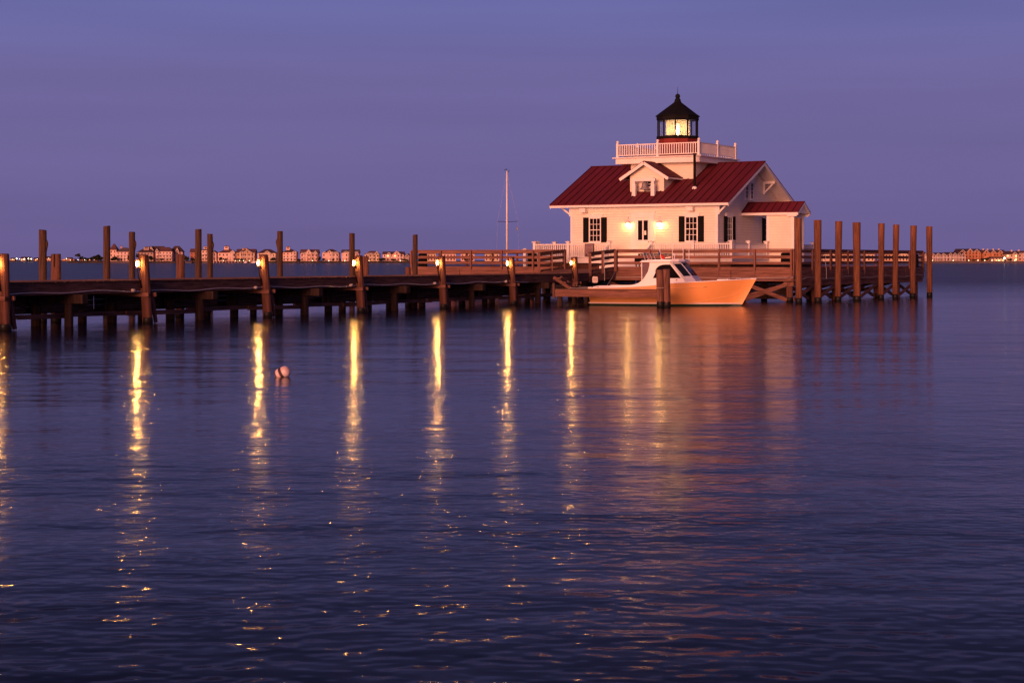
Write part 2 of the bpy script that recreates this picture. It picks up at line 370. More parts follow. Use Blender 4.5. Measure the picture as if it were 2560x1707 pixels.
# lamp pilings and their lamps
where = ('cut by the picture edge, farthest from the lighthouse', 'just past the cracked reddish pile', 'before the pile with a notched shoulder', 'in front of the tallest thin pile mid dock',
         'near the far end of the platform fence', 'below the tall white mast', 'beside the boat steps')
tops = (635, 637.5, 637, 639, 640.5, 643, 642.5)
tpx = (9, 359, 659, 896, 1103, 1277, 1435.5)
for k, y in enumerate(lamp_y):
    wx, wy = dock_xy(.16, y)
    zt = PZ(tops[k], wy); lx = PX(tpx[k], wy) - wx
    pt = thing('dock_piling', 'dock piling with a lit lamp, ' + where[k], 'piling', (wx, wy, 0), 0, 'lamp pilings along the dock')
    p = MB(); pile(p, 0, 0, .195, -1.5, zt, (lx, 0), 18); p.build('shaft', 'dockpile', pt, smooth=True)
    p = MB(); p.lathe([(.205, -.1), (.208, .20), (.197, .23)], n=18); p.build('waterline_growth', 'wet', pt, smooth=True)
    lp = thing('dock_lamp', 'lit amber lamp on the dock piling ' + where[k], 'lamp', (wx + lx - .18, wy - .30, 0), 0, 'amber lamps along the dock')
    zb = zt - .335
    MB().tube([(.14, .10, DZ - .3), (.03, 0, zb - .42), (0, 0, zb - .19)], .028, 8).build('conduit', 'pipe', lp, smooth=True)
    MB().lathe([(.045, -.19), (.06, -.17), (.06, -.12), (.04, -.10)], (0, 0, zb), 10).build('lamp_holder', 'bell', lp, smooth=True)
    MB().lathe([(.02, -.09), (.036, -.05), (.042, 0), (.036, .05), (.02, .085), (.004, .09)], (0, 0, zb), 12).build('bulb', 'bulb', lp, smooth=True)
    MB().lathe([(.04, -.11), (.062, -.06), (.07, .01), (.062, .08), (.035, .12), (.01, .13)], (0, 0, zb), 12).build('jar', 'jar', lp, smooth=True)
    MB().box(-.075, .075, .088, .10, zb - .16, zb + .15).box(-.075, .075, .03, .086, zb + .145, zb + .155).build('added_light_shield', 'pipe', lp)  # added plate that keeps the bulb's light off the piling
# other pilings: short dock pilings on the far side, and tall mooring pilings beyond the dock
def lone_pile(px, Y, w, ytop, name, label, cat, group, m, notch=0, lean=0, knob=0):
    r = w / 2 * Y / F; z = PZ(ytop, Y)
    t = thing(name, label, cat, (PX(px, Y), Y, 0), 0, group)
    p = MB(); pile(p, 0, 0, r, -1.5, z, (lean, 0), 18); p.build('shaft', m, t, smooth=True)
    MB().lathe([(r * 1.05, -.1), (r * 1.06, .22), (r * 1.01, .27)], n=18).build('waterline_growth', 'wet', t, smooth=True)
    if knob: MB().tube([(lean + knob * r * .9, -.02, z - .85), (lean + knob * r * 1.02, -.02, z - .62), (lean + knob * r * 1.05, -.02, z - .5), (lean + knob * r * .9, -.02, z - .36)], [.02, .05, .055, .02], 6).build('split_wood', m, t)
    if notch: MB().beam((-.02, -r * .98, z - .5), (-.01, -r * .98, z + .005), .03, .03, (0, 1, 0)).build('crack', 'black', t)
    return t
G1 = 'short pilings along the far side of the dock'
for px, w, yt, lb, nt_, le in ((140, 25.5, 635, 'short reddish dock piling with a cracked top, beside the leftmost tall pile', 1, 0),
                       (449, 22, 636.5, 'short thick dock piling between a lamp piling and a pair of tall piles', 0, .05),
                       (914, 16, 641, 'short dark dock piling half hidden behind a lamp piling', 0, 0),
                       (1020, 14.5, 668, 'low stub piling at the foot of the tall pile by the platform corner', 0, 0)):
    yl = dock_y_at(px, -DW - .25); w_ = dock_xy(-DW - .25, yl)
    lone_pile(px, w_[1], w, yt, 'dock_piling', lb, 'piling', G1, 'dockpile', nt_, le)
G2 = 'tall mooring pilings beyond the dock'
for px, Y, w, yt, lb, kn in ((107, 68, 20, 575, 'leftmost tall mooring pile, next to the cracked short piling', 1),
                        (267, 74, 18, 565, 'tallest mooring pile beyond the dock, just before the first beach house', 0),
                        (330, 79, 16, 580, 'tall mooring pile with a split side, behind the second lamp', 1),
                        (496, 80, 16.5, 573, 'taller of two mooring piles standing close together', 0),
                        (525, 86, 14.5, 585, 'shorter of two close mooring piles, with a split side', 1),
                        (700, 88, 14.5, 578, 'lone mooring pile with a notched shoulder, between two lamps', -1),
                        (880, 97, 14, 583, 'mooring pile rising right behind a lamp piling mid dock', 0),
                        (1038, 104, 12.5, 587, 'thin mooring pile at the near corner of the platform fence', 0)):
    lone_pile(px, Y, w, yt, 'mooring_piling', lb, 'piling', G2, 'pile', 0, 0, kn)

# pale cable along the fascia with its round junction boxes
cab = thing('dock_cable', 'pale cable sagging along the dock fascia with round junction boxes', 'cable', (E1.x, E1.y, 0), DRZ)
pts = []; y = -66
while y < -7.5:
    k = min(range(7), key=lambda i: abs(lamp_y[i] - y)); pts.append((.03, y, DZ - .40 + .03 * math.sin(y * 1.7) - .02 * math.sin(y * .61))); y += .5
MB().tube(pts, .022, 6).build('cable', 'conduit', cab, smooth=True)
for y in lamp_y[:6]: MB().lathe([(.05, -.06), (.085, -.03), (.085, .03), (.05, .06)], (.08, y - .75, DZ - .38), 10).build('junction_box', 'conduit', cab, smooth=True)
# ------------------------------------------------------------------ platform round the lighthouse (local: x along its front, y away from the camera)
OX, OY, HRZ = 10.78, 114.5, -R(31.0)
UX, UY, VX, VY = .857, -.515, .515, .857
PXL, PXR, PYF, PYB, PZ0 = -14.4, 11.83, -9.69, 14.0, 1.84
GAP0, GAP1 = -2.89, .56                                    # opening in the front fence where the ramp comes up
def HW(x, y): return (OX + UX * x + VX * y, OY + UY * x + VY * y)
def house_root(name, label, cat, group=None): return thing(name, label, cat, (OX, OY, 0), HRZ, group)
pier = house_root('timber_platform', 'broad square timber platform on pilings carrying the lighthouse', 'platform')
b = MB(); y = PYF
while y < PYB - .05:
    b.box(PXL, PXR, y, min(y + .142, PYB), PZ0 - .045, PZ0 + random.uniform(-.004, .004)); y += .15
b.build('deck', 'pier_x', pier)
def fascia(p, q, axis):
    (x0, y0), (x1, y1) = p, q; n = max(1, round(math.hypot(x1 - x0, y1 - y0) / 4.0)); b = MB()
    for i in range(n):
        t0, t1 = i / n, (i + 1) / n - .003
        for j in range(3):
            z1 = PZ0 - .02 - j * .21; o = .0 + .012 * ((i + j) % 2)
            a = (x0 + (x1 - x0) * t0, y0 + (y1 - y0) * t0, z1 - .1); c = (x0 + (x1 - x0) * t1, y0 + (y1 - y0) * t1, z1 - .1)
            b.beam(a, c, .07 + o, .202)
    b.build('fascia', 'pier_' + axis, pier)
fascia((PXL, PYF - .04), (GAP0, PYF - .04), 'x'); fascia((GAP0, PYF - .04), (GAP1, PYF - .04), 'x'); fascia((GAP1, PYF - .04), (PXR + .04, PYF - .04), 'x')
fascia((PXR + .04, PYF + .01), (PXR + .04, PYB), 'y'); fascia((PXL - .04, PYF), (PXL - .04, PYB), 'y')
b = MB()
for i in range(10): xx = PXL + .8 + i * (PXR - PXL - 1.6) / 9; b.box(xx - .1, xx + .1, PYF + .1, PYB - .1, PZ0 - .62, PZ0 - .05)
b.build('joists', 'dock_y', pier)
def ppile(x, y, r=.17, m='dockpile'):
    p = MB(); pile(p, x + random.uniform(-.05, .05), y + random.uniform(-.05, .05), r, -1.5, PZ0 - .63); p.build('piling', m, pier, smooth=True)
    MB().lathe([(r * 1.06, -.1), (r * 1.08, .22), (r * 1.02, .28)], (x, y, 0), 14).build('waterline_growth', 'wet', pier, smooth=True)
rowy = [PYF + .35 + i * 3.72 for i in range(7)]
for i, y in enumerate(rowy): ppile(PXR - .30, y, .20)
for i in range(9): ppile(PXR - 3.2 - i * 2.85, PYF + .4, .18)
for i in range(4):
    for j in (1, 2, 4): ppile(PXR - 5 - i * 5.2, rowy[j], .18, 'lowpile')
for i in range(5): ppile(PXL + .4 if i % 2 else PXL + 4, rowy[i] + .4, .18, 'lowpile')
for (x0, x1) in ((PXL + .6, -6.2), (-6.1, .5), (.6, 5.4), (5.5, PXR - 1.0)):   # dark boards added to blacken the space under the platform, behind its edge
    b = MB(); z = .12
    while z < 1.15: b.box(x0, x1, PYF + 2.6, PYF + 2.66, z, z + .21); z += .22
    b.build('infill_board', 'lowpile', pier)
def brace(p, q, w=.07, h=.22, m='pier_x'): MB().beam(p, q, w, h).build('cross_brace', m, pier)
for i in range(4):                                         # X bracing under the front edge
    x1 = PXR - .35 - i * 2.85 - (.3 if i else 0); x0 = x1 - 2.6
    brace((x0, PYF + .18, .12), (x1, PYF + .18, 1.05)); brace((x0, PYF + .10, 1.05), (x1, PYF + .10, .12))
for i in range(6):                                         # X bracing under the side
    brace((PXR - .08, rowy[i] + .1, .15), (PXR - .08, rowy[i + 1] - .1, 1.05), .07, .2, 'pier_y'); brace((PXR - .55, rowy[i] + .1, 1.05), (PXR - .55, rowy[i + 1] - .1, .15), .07, .2, 'pier_y')
    brace((PXR - .6, rowy[i], .95), (PXR - 3.6, rowy[i], .15), .07, .2, 'pier_x')
MB().box(PXR - .6, PXR + .0, PYF + .2, PYB - .1, PZ0 - .92, PZ0 - .64).build('cap_beam', 'pier_y', pier)

ZR = 3.03                                                  # top of the fence
def fence(label, segs, spacing=2.42, lift=0):
    f = house_root('timber_fence', label, 'fence', 'timber fences round the platform')
    rails = [(ZR - .20, ZR - .03), (ZR - .53, ZR - .36), (ZR - .87, ZR - .72), (ZR - 1.18, ZR - 1.03)]
    for (p, q, out, axis) in segs:
        p, q, out = Vector(p), Vector(q), Vector(out); d = (q - p); Ln = d.length; d.normalize(); n = max(1, round(Ln / spacing))
        for k, (z0, z1) in enumerate(rails):
            b = MB()
            for i in range(n):
                a = p + d * (Ln * i / n); c = p + d * (Ln * (i + 1) / n - .006); dz = random.uniform(-.012, .012)
                b.beam((a.x, a.y, (z0 + z1) / 2 + dz), (c.x, c.y, (z0 + z1) / 2 + dz + random.uniform(-.008, .008)), .045, z1 - z0)
            b.build('rail', 'pier_' + axis, f)
        b = MB(); b.beam((p.x, p.y, ZR), (q.x, q.y, ZR), .16, .045); b.build('cap_rail', 'pier_' + axis, f)
        for i in range(n + 1):
            c = p + d * (Ln * i / n) + out * .075
            MB().box(c.x - .055, c.x + .055, c.y - .055, c.y + .055, PZ0 - .32, ZR - .026).build('post', 'pier_z', f)
    return f
fence('brown timber fence along the platform front, behind the moored boat', [((GAP1 + .05, PYF + .03), (PXR - .03, PYF + .03), (0, -1), 'x')], 2.42)
fence('timber fence on the platform front, far side of the ramp, below the white mast', [((PXL + .1, PYF + .03), (GAP0 - .05, PYF + .03), (0, -1), 'x')], 2.42)
fence('shaded timber fence along the platform side behind the row of tall pilings', [((PXR - .03, PYF + .12), (PXR - .03, PYB - .1), (1, 0), 'y')], 2.9)
fence('timber fence along the back edge of the platform, seen through the front one', [((PXL + .1, PYB - .05), (PXR - .1, PYB - .05), (0, 1), 'x')], 3.2)
fence('timber fence along the far end of the platform, behind the thin mooring pile', [((PXL + .03, PYF + .15), (PXL + .03, PYB - .15), (-1, 0), 'y')], 3.2)

# ramp from the dock up to the platform, with a sloping fence each side (world coordinates about its foot)
RA, RB = Vector((4.52, 103.55, DZ)), Vector((HW(GAP1, PYF - .1)[0], HW(GAP1, PYF - .1)[1], PZ0))
LA, LB = Vector((1.62, 105.25, DZ)), Vector((HW(GAP0, PYF - .1)[0], HW(GAP0, PYF - .1)[1], PZ0))
rampo = thing('timber_ramp', 'short timber ramp rising from the dock to the platform gap', 'ramp', (RA.x, RA.y, 0))
def rl(p): return (p[0] - RA.x, p[1] - RA.y, p[2])
b = MB(); nb = 22
for i in range(nb):
    t0, t1 = i / nb, (i + .95) / nb
    a, c, d2, e2 = RA.lerp(RB, t0), RA.lerp(RB, t1), LA.lerp(LB, t1), LA.lerp(LB, t0)
    b.quadbox([rl(p - Vector((0, 0, .05))) for p in (a, c, d2, e2)] + [rl(p) for p in (a, c, d2, e2)])
b.build('deck', 'pier_x', rampo)
for p, q in ((RA, RB), (LA, LB)):
    MB().beam(rl(p - Vector((0, 0, .30))), rl(q - Vector((0, 0, .30))), .07, .46).build('stringer', 'dock_y', rampo)
E0 = Vector((dock_xy(-DW, 0)[0], dock_xy(-DW, 0)[1], DZ)); E0b = Vector((dock_xy(0, 0)[0], dock_xy(0, 0)[1], DZ))
b = MB(); b.quadbox([rl(p - Vector((0, 0, .06))) for p in (RA, LA, E0, E0b)] + [rl(p - Vector((0, 0, .006))) for p in (RA, LA, E0, E0b)]); b.build('landing', 'dock_x', rampo)
def ramp_fence(label, p, q, out, npost):
    f = thing('ramp_fence', label, 'fence', (p.x, p.y, 0), 0, 'sloping fences of the ramp')
    q = q + (p - q) * .02
    for z0, z1 in ((1.0, 1.17), (.67, .84), (.34, .49), (.03, .18)):
        MB().beam((0, 0, p.z + (z0 + z1) / 2), (q.x - p.x, q.y - p.y, q.z + (z0 + z1) / 2), .045, z1 - z0).build('rail', 'dock_y', f)
    MB().beam((0, 0, p.z + 1.2), (q.x - p.x, q.y - p.y, q.z + 1.2), .16, .045).build('cap_rail', 'dock_y', f)
    for i in range(npost):
        t = i / (npost - 1) * .97; c = (q - p) * t + out * .08
        MB().box(c.x - .08, c.x + .08, c.y - .06, c.y + .06, p.z + (q.z - p.z) * t - .02 - (.15 if i == 0 else .1), p.z + (q.z - p.z) * t + 1.175).build('post', 'pier_z', f)
nr = Vector((.8, -.6, 0))
ramp_fence('sloping dark fence of the ramp on the side nearer the boat', RA, RB, nr, 3)
ramp_fence('sloping dark fence of the ramp on the side nearer the white mast', LA, LB, -nr * .2, 3)

# ------------------------------------------------------------------ the lighthouse
lh = house_root('lighthouse', 'white cottage lighthouse with red metal roof and glowing lantern room', 'lighthouse')
WX, WYF, WYB, Z0, ZE = 5.1, -5.05, 5.05, 2.5, 5.85
def roofz(v): return 8.64 - .478 * abs(v)
def siding(name, y0, y1, x, facing, ztop, x_is_wall, holes=()):
    """clapboards: horizontal courses whose lower edge stands proud"""
    b = MB(); z = Z0 - .02; c = .165
    while z < ztop(0, None) - .01:
        z1 = z + c; a0, a1 = ztop(1, z), ztop(1, z1)
        if a0[1] - a0[0] < .02: break
        if a1[1] - a1[0] < .02: a1 = ((a0[0] + a0[1]) / 2 - .01, (a0[0] + a0[1]) / 2 + .01)
        pr = .035
        if x_is_wall:
            P = lambda t, out, zz: (x + facing * out, t, zz)
        else:
            P = lambda t, out, zz: (t, x + facing * out, zz)
        b.quad(P(a0[0], pr, z), P(a0[1], pr, z), P(a1[1], 0, z1), P(a1[0], 0, z1))
        b.quad(P(a0[0], 0, z), P(a0[1], 0, z), P(a0[1], pr, z), P(a0[0], pr, z))
        z = z1
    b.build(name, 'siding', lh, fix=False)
rect = lambda a, bb, top: (lambda mode, z: top if mode == 0 else (a, bb))
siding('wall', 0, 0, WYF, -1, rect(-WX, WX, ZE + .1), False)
def gab(mode, z):
    if mode == 0: return 8.45
    if z <= roofz(WYF) - .15: return (WYF, WYB)
    h = (8.64 - .15 - z) / .478; return (-h, h)
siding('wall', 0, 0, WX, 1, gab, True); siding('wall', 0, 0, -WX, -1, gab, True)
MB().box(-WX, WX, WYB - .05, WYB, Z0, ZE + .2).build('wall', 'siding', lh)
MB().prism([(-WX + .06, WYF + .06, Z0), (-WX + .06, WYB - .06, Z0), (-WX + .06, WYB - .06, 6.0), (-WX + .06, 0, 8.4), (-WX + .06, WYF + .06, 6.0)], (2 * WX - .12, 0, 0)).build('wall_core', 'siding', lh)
for sx in (-1, 1):
    MB().box(sx * WX - (.12 if sx > 0 else .045), sx * WX + (.045 if sx > 0 else .12), WYF - .047, WYF + .14, Z0, ZE).build('corner_board', 'white', lh)
MB().box(-WX + .1, WX - .1, WYF - .05, WYF, ZE - .28, ZE).build('frieze_board', 'white', lh)
# main roof
XL, XR, VE = -6.37, 6.1, 5.65
b = MB()
for s in (-1, 1):
    b.quadbox([(XL, s * VE, roofz(VE) - .06), (XR, s * VE, roofz(VE) - .06), (XR, 0, roofz(0) - .06), (XL, 0, roofz(0) - .06),
               (XL, s * VE, roofz(VE)), (XR, s * VE, roofz(VE)), (XR, 0, roofz(0)), (XL, 0, roofz(0))])
roof = b.build('roof', 'roof', lh)
b = MB(); x = XL + .03
while x < XR:
    for s in (-1, 1): b.beam((x, s * (VE + .005), roofz(VE) + .02), (x, s * .05, roofz(.05) + .02), .035, .055)
    x += .545
b.beam((XL - .01, 0, roofz(0) + .015), (XR + .01, 0, roofz(0) + .015), .22, .05)
b.build('standing_seams', 'seam', roof)
for s in (-1, 1):
    MB().box(XL + .02, XR - .02, s * (VE - .03) - .025, s * (VE - .03) + .025, roofz(VE) - .20, roofz(VE) - .062).build('eave_board', 'white', roof)
    MB().box(XL + .06, XR - .06, min(s * (VE - .07), s * WYB), max(s * (VE - .07), s * WYB), roofz(VE) - .175, roofz(VE) - .15).build('soffit', 'white', roof)
    for xx in (XL + .03, XR - .03):
        MB().beam((xx, s * (VE - .0), roofz(VE) - .16), (xx, 0, roofz(0) - .16), .05, .19).build('rake_board', 'white', roof)
        xi0, xi1 = (xx + .03, -WX) if xx < 0 else (WX, xx - .03)
        b = MB(); b.quadbox([(xi0, s * (VE - .05), roofz(VE) - .12), (xi1, s * (VE - .05), roofz(VE) - .12), (xi1, 0, roofz(0) - .12), (xi0, 0, roofz(0) - .12),
                             (xi0, s * (VE - .05), roofz(VE) - .08), (xi1, s * (VE - .05), roofz(VE) - .08), (xi1, 0, roofz(0) - .08), (xi0, 0, roofz(0) - .08)])
        b.build('soffit', 'white', roof)
# timber brackets under the gable overhangs
for sx in (-1, 1):
    ex = (XR - .1 - WX) if sx > 0 else (-WX - XL - .1)
    for v in (-5.02, -2.35, 2.05, 4.6):
        zt = roofz(v) - .18; x0 = sx * (WX + .03); x1 = sx * (WX + ex * .93)
        b = MB().box(min(x0, x1), max(x0, x1), v - .06, v + .06, zt - .17, zt)
        b.box(min(x0, x0 + sx * .12), max(x0, x0 + sx * .12), v - .06, v + .06, zt - .85, zt - .172)
        b.beam((x0 + sx * .1, v, zt - .72), (x0 + sx * (ex * .72), v, zt - .19), .09, .10)
        b.build('bracket', 'white', lh)
# windows
def window(parent, cx, z0, z1, w, wall, rows=4, cols=3, axis='x', shut=True, facing=-1, name='window'):
    """axis x: in the front wall at y = wall; axis y: in a gable wall at x = wall"""
    def B(mb, t0, t1, o0, o1, za, zb):
        lo, hi = sorted((wall + facing * o0, wall + facing * o1))
        return mb.box(t0, t1, lo, hi, za, zb) if axis == 'x' else mb.box(lo, hi, t0, t1, za, zb)
    h = w / 2
    fr = MB(); e = .075
    B(fr, cx - h, cx - h + e, .02, .085, z0, z1); B(fr, cx + h - e, cx + h, .02, .085, z0, z1)
    B(fr, cx - h + e, cx + h - e, .02, .085, z0, z0 + e); B(fr, cx - h + e, cx + h - e, .02, .085, z1 - e, z1)
    f = fr.build(name, 'white', parent)
    g = MB(); B(g, cx - h + e, cx + h - e, .03, .05, z0 + e, z1 - e); g.build('pane', 'glass', f)
    mu = MB(); iw = (w - 2 * e); ih = (z1 - z0 - 2 * e)
    for i in range(1, cols): B(mu, cx - h + e + iw * i / cols - .014, cx - h + e + iw * i / cols + .014, .052, .07, z0 + e, z1 - e)
    for j in range(1, rows):
        t = .024 if j * 2 == rows else .014; B(mu, cx - h + e, cx + h - e, .051, .071, z0 + e + ih * j / rows - t, z0 + e + ih * j / rows + t)
    mu.build('glazing_bars', 'white', f)
    s = MB(); B(s, cx - h - .05, cx + h + .05, .02, .13, z0 - .06, z0 - .002); s.build('sill', 'white', f)
    s = MB(); B(s, cx - h - .12, cx + h + .12, .02, .10, z1 + .002, z1 + .16); B(s, cx - h - .16, cx + h + .16, .02, .13, z1 + .162, z1 + .2); s.build('head_casing', 'white', f)
    if shut:
        for sg in (-1, 1):
            a0, a1 = sorted((cx + sg * (h + .01), cx + sg * (h + .40))); sh = MB(); B(sh, a0, a1, .045, .09, z0, z1)
            for (p, q) in ((a0, a0 + .05), (a1 - .05, a1)): B(sh, p, q, .092, .11, z0, z1)
            k = z0 + .06
            while k < z1 - .05: B(sh, a0 + .052, a1 - .052, .092, .104, k, k + .03); k += .06
            sh.build('shutter', 'shutter', parent)
    return f
window(lh, -3.35, 3.53, 5.11, .88, WYF); window(lh, 3.38, 3.53, 5.11, .88, WYF)
window(lh, -3.37, 3.53, 5.11, .85, WX, axis='y', facing=1); window(lh, 2.6, 3.53, 5.11, .85, WX, axis='y', facing=1)
window(lh, -.68, 6.25, 7.35, .55, WX, axis='y', facing=1, shut=False, cols=2); window(lh, .12, 6.25, 7.35, .55, WX, axis='y', facing=1, shut=False, cols=2)
# door
b = MB().box(-.44, .52, WYF - .055, WYF - .01, Z0 + .02, 5.03).box(-.36, -.30, WYF - .07, WYF - .056, Z0 + .3, 4.9)
door = b.build('door', 'white', lh)
for a, c in ((-.29, .0), (.10, .39)): MB().box(a, c, WYF - .068, WYF - .057, 3.66, 4.88).build('pane', 'glass', door)
for a, c in ((-.29, .0), (.10, .39)):
    MB().box(a, c, WYF - .066, WYF - .057, 2.75, 3.45).build('panel', 'siding', door)
MB().box(.14, .28, WYF - .078, WYF - .070, 3.98, 4.24).build('notice', 'paper', door)
MB().lathe([(.02, -.04), (.035, 0), (.02, .04)], (.455, WYF - .09, 3.55), 8).build('handle', 'black', door)
b = MB().box(-.80, -.445, WYF - .075, WYF, Z0, 5.05).box(.525, .88, WYF - .075, WYF, Z0, 5.05).box(-.80, .88, WYF - .075, WYF, 5.052, 5.40).box(-.86, .94, WYF - .12, WYF, 5.402, 5.46)
b.build('door_casing', 'white', lh)
# louvred vents high under the front eave
for x in (-4.08, 3.42):
    v = MB().box(x - .19, x + .19, WYF - .42, WYF - .02, 5.43, 5.66).box(x - .21, x - .15, WYF - .44, WYF - .422, 5.43, 5.68).box(x + .15, x + .21, WYF - .44, WYF - .422, 5.43, 5.68).box(x - .148, x + .148, WYF - .44, WYF - .422, 5.63, 5.68)
    v.build('eave_floodlight', 'white', lh)
# side porch with its small enclosed room
XP0, XP1, VR, VP = WX + .02, 8.92, -.42, 1.06
def prz(v): return 6.04 - .60 * abs(v - VR)
b = MB()
for s in (-1, 1):
    y1 = VR + s * VP
    b.quadbox([(XP0, y1, prz(y1) - .05), (XP1, y1, prz(y1) - .05), (XP1, VR, 6.04 - .05), (XP0, VR, 6.04 - .05), (XP0, y1, prz(y1)), (XP1, y1, prz(y1)), (XP1, VR, 6.04), (XP0, VR, 6.04)])
prf = b.build('porch_roof', 'roof', lh)
b = MB(); x = XP0 + .05
while x < XP1:
    for s in (-1, 1): b.beam((x, VR + s * (VP + .004), prz(VR + VP) + .018), (x, VR + s * .03, 6.04 + .01), .035, .05)
    x += .478
b.beam((XP0, VR, 6.05), (XP1 + .01, VR, 6.05), .16, .045); b.build('standing_seams', 'seam', prf)
for s in (-1, 1):
    y1 = VR + s * (VP - .03)
    MB().box(XP0, XP1 - .02, y1 - .022, y1 + .022, prz(y1) - .22, prz(y1) - .068).build('eave_board', 'white', prf)
    MB().beam((XP1 - .03, VR + s * VP, prz(VR + VP) - .14), (XP1 - .03, VR, 6.04 - .14), .05, .16).build('rake_board', 'white', prf)
    MB().box(XP1 - .75, XP1 - .12, y1 - .06 * (s + 1) - .0, y1 + .06 * (1 - s), prz(y1) - .30, prz(y1) - .222).build('eave_beam', 'white', prf)
MB().prism([(XP0, VR - VP + .05, prz(VR - VP) - .10), (XP0, VR, 5.93), (XP0, VR + VP - .05, prz(VR + VP) - .10)], (XP1 - XP0 - .1, 0, 0)).build('porch_ceiling', 'white', prf)
bx0, bx1, by0, by1 = 6.77, 8.52, -1.22, .42
b = MB(); z = 2.2
while z < 5.24:
    z1 = z + .165; p = .03
    for (A, Bq, nx, ny) in (((bx0, by0), (bx1, by0), 0, -1), ((bx1, by0), (bx1, by1), 1, 0), ((bx0, by1), (bx0, by0), -1, 0)):
        b.quad((A[0] + nx * p, A[1] + ny * p, z), (Bq[0] + nx * p, Bq[1] + ny * p, z), (*Bq, z1), (*A, z1)); b.quad((*A, z), (*Bq, z), (Bq[0] + nx * p, Bq[1] + ny * p, z), (A[0] + nx * p, A[1] + ny * p, z))
    z = z1
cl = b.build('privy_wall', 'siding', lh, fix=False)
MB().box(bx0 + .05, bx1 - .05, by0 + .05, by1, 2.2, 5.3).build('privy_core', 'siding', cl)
for (a, c) in ((bx0 + .06, by0), (bx1 - .06, by0)): MB().box(a - .1, a + .1, c - .04, c + .03, 2.2, 5.28).build('corner_board', 'white', cl)
MB().box(bx1 - .02, bx1 + .04, by1 - .16, by1, 2.2, 5.28).build('corner_board', 'white', cl)
# dormer with bell
DX, DWH, DYF = -.245, 1.19, -3.96
b = MB(); z = 6.55
drz = lambda x: 8.66 - .60 * abs(x - DX)
while z < 8.5:
    z1 = z + .16; h0 = min(DWH, (8.58 - z) / .60); h1 = min(DWH, max(.01, (8.58 - z1) / .60)); p = .025
    b.quad((DX - h0, DYF - p, z), (DX + h0, DYF - p, z), (DX + h1, DYF, z1), (DX - h1, DYF, z1)); b.quad((DX - h0, DYF, z), (DX + h0, DYF, z), (DX + h0, DYF - p, z), (DX - h0, DYF - p, z)); z = z1
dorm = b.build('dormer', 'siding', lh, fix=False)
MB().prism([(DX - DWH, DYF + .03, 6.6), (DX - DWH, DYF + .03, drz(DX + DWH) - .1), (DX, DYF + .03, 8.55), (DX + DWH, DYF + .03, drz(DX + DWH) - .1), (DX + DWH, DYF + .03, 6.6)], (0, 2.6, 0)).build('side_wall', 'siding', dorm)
b = MB()
for s in (-1, 1):
    x1 = DX + s * 1.715
    b.quadbox([(x1, -4.45, drz(x1) - .05), (x1, -2.0, drz(x1) - .05), (DX, -2.0, 8.61), (DX, -4.45, 8.61), (x1, -4.45, drz(x1)), (x1, -2.0, drz(x1)), (DX, -2.0, 8.66), (DX, -4.45, 8.66)])
dr = b.build('roof', 'roof', dorm)
for s in (-1, 1):
    x1 = DX + s * 1.70
    MB().beam((x1, -4.43, drz(x1) - .15), (DX, -4.43, 8.51), .05, .19).build('barge_board', 'white', dorm)
    MB().beam((x1, -4.40, drz(x1) - .11), (x1, -2.1, drz(x1) - .11), .04, .10).build('eave_board', 'white', dorm)
window(dorm, DX + .08, 6.98, 7.42, .62, DYF, rows=2, cols=2, shut=False)
b = MB()
for x in (-.86, .47):
    b.box(x - .125, x + .125, -4.62, -4.40, roofz(4.6) - .1, 7.19).box(x - .08, x + .08, -4.60, -4.44, 7.192, 7.36)
    b.box(x - .05, x + .05, -4.43, DYF - .02, 7.20, 7.34).box(x - .145, x + .145, -4.64, -4.38, 7.02, 7.05)
b.box(-1.0, .64, -4.61, -4.45, 7.362, 7.52); b.build('bell_frame', 'white', lh)
bell = thing('bell', 'grey bronze bell hanging in a white frame before the dormer window', 'bell', (*HW(-.13, -4.53), 6.83), HRZ)
MB().lathe([(.315, 0), (.318, .03), (.27, .07), (.205, .17), (.175, .30), (.155, .40), (.10, .46), (.03, .485)], n=20).build('bell_body', 'bell', bell, smooth=True)
MB().lathe([(.04, -.05), (.05, -.02), (.02, .1)], n=8).build('clapper', 'black', bell, smooth=True)
MB().box(-.05, .05, -.03, .03, .47, .55).build('hanger', 'black', bell)
# stove pipe
MB().lathe([(.085, 6.7), (.085, 9.0), (.105, 9.0), (.105, 9.07)], (2.92, -3.66, 0), 12).build('stove_pipe', 'pipe', lh, smooth=True)
MB().lathe([(.17, 6.78), (.15, 6.95), (.10, 7.0)], (2.92, -3.66, 0), 12).build('pipe_flashing', 'white', lh, smooth=True)
# gallery under the lantern
TC = 2.25
b = MB(); z = 7.2
while z < 8.56:
    z1 = z + .165; p = .03
    for (A, Bq, nx, ny) in (((-TC, -TC), (TC, -TC), 0, -1), ((TC, -TC), (TC, TC), 1, 0), ((-TC, TC), (-TC, -TC), -1, 0)):
        b.quad((A[0] + nx * p, A[1] + ny * p, z), (Bq[0] + nx * p, Bq[1] + ny * p, z), (*Bq, z1), (*A, z1))
    z = z1
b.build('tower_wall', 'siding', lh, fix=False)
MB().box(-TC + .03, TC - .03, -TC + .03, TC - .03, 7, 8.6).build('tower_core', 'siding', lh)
gx0, gx1, gy0, gy1 = -3.02, 2.92, -2.92, 2.92
gal = MB().box(gx0 - .16, gx1 + .16, gy0 - .16, gy1 + .16, 8.93, 9.0).build('gallery_deck', 'white', lh)
MB().box(gx0, gx1, gy0, gy1, 8.58, 8.928).build('gallery_fascia', 'white', lh)
gp = [(gx0 + .1, gy0 + .1), ((gx0 + gx1) / 2, gy0 + .1), (gx1 - .1, gy0 + .1), (gx1 - .1, 0), (gx1 - .1, gy1 - .1), (0, gy1 - .1), (gx0 + .1, gy1 - .1), (gx0 + .1, 0)]
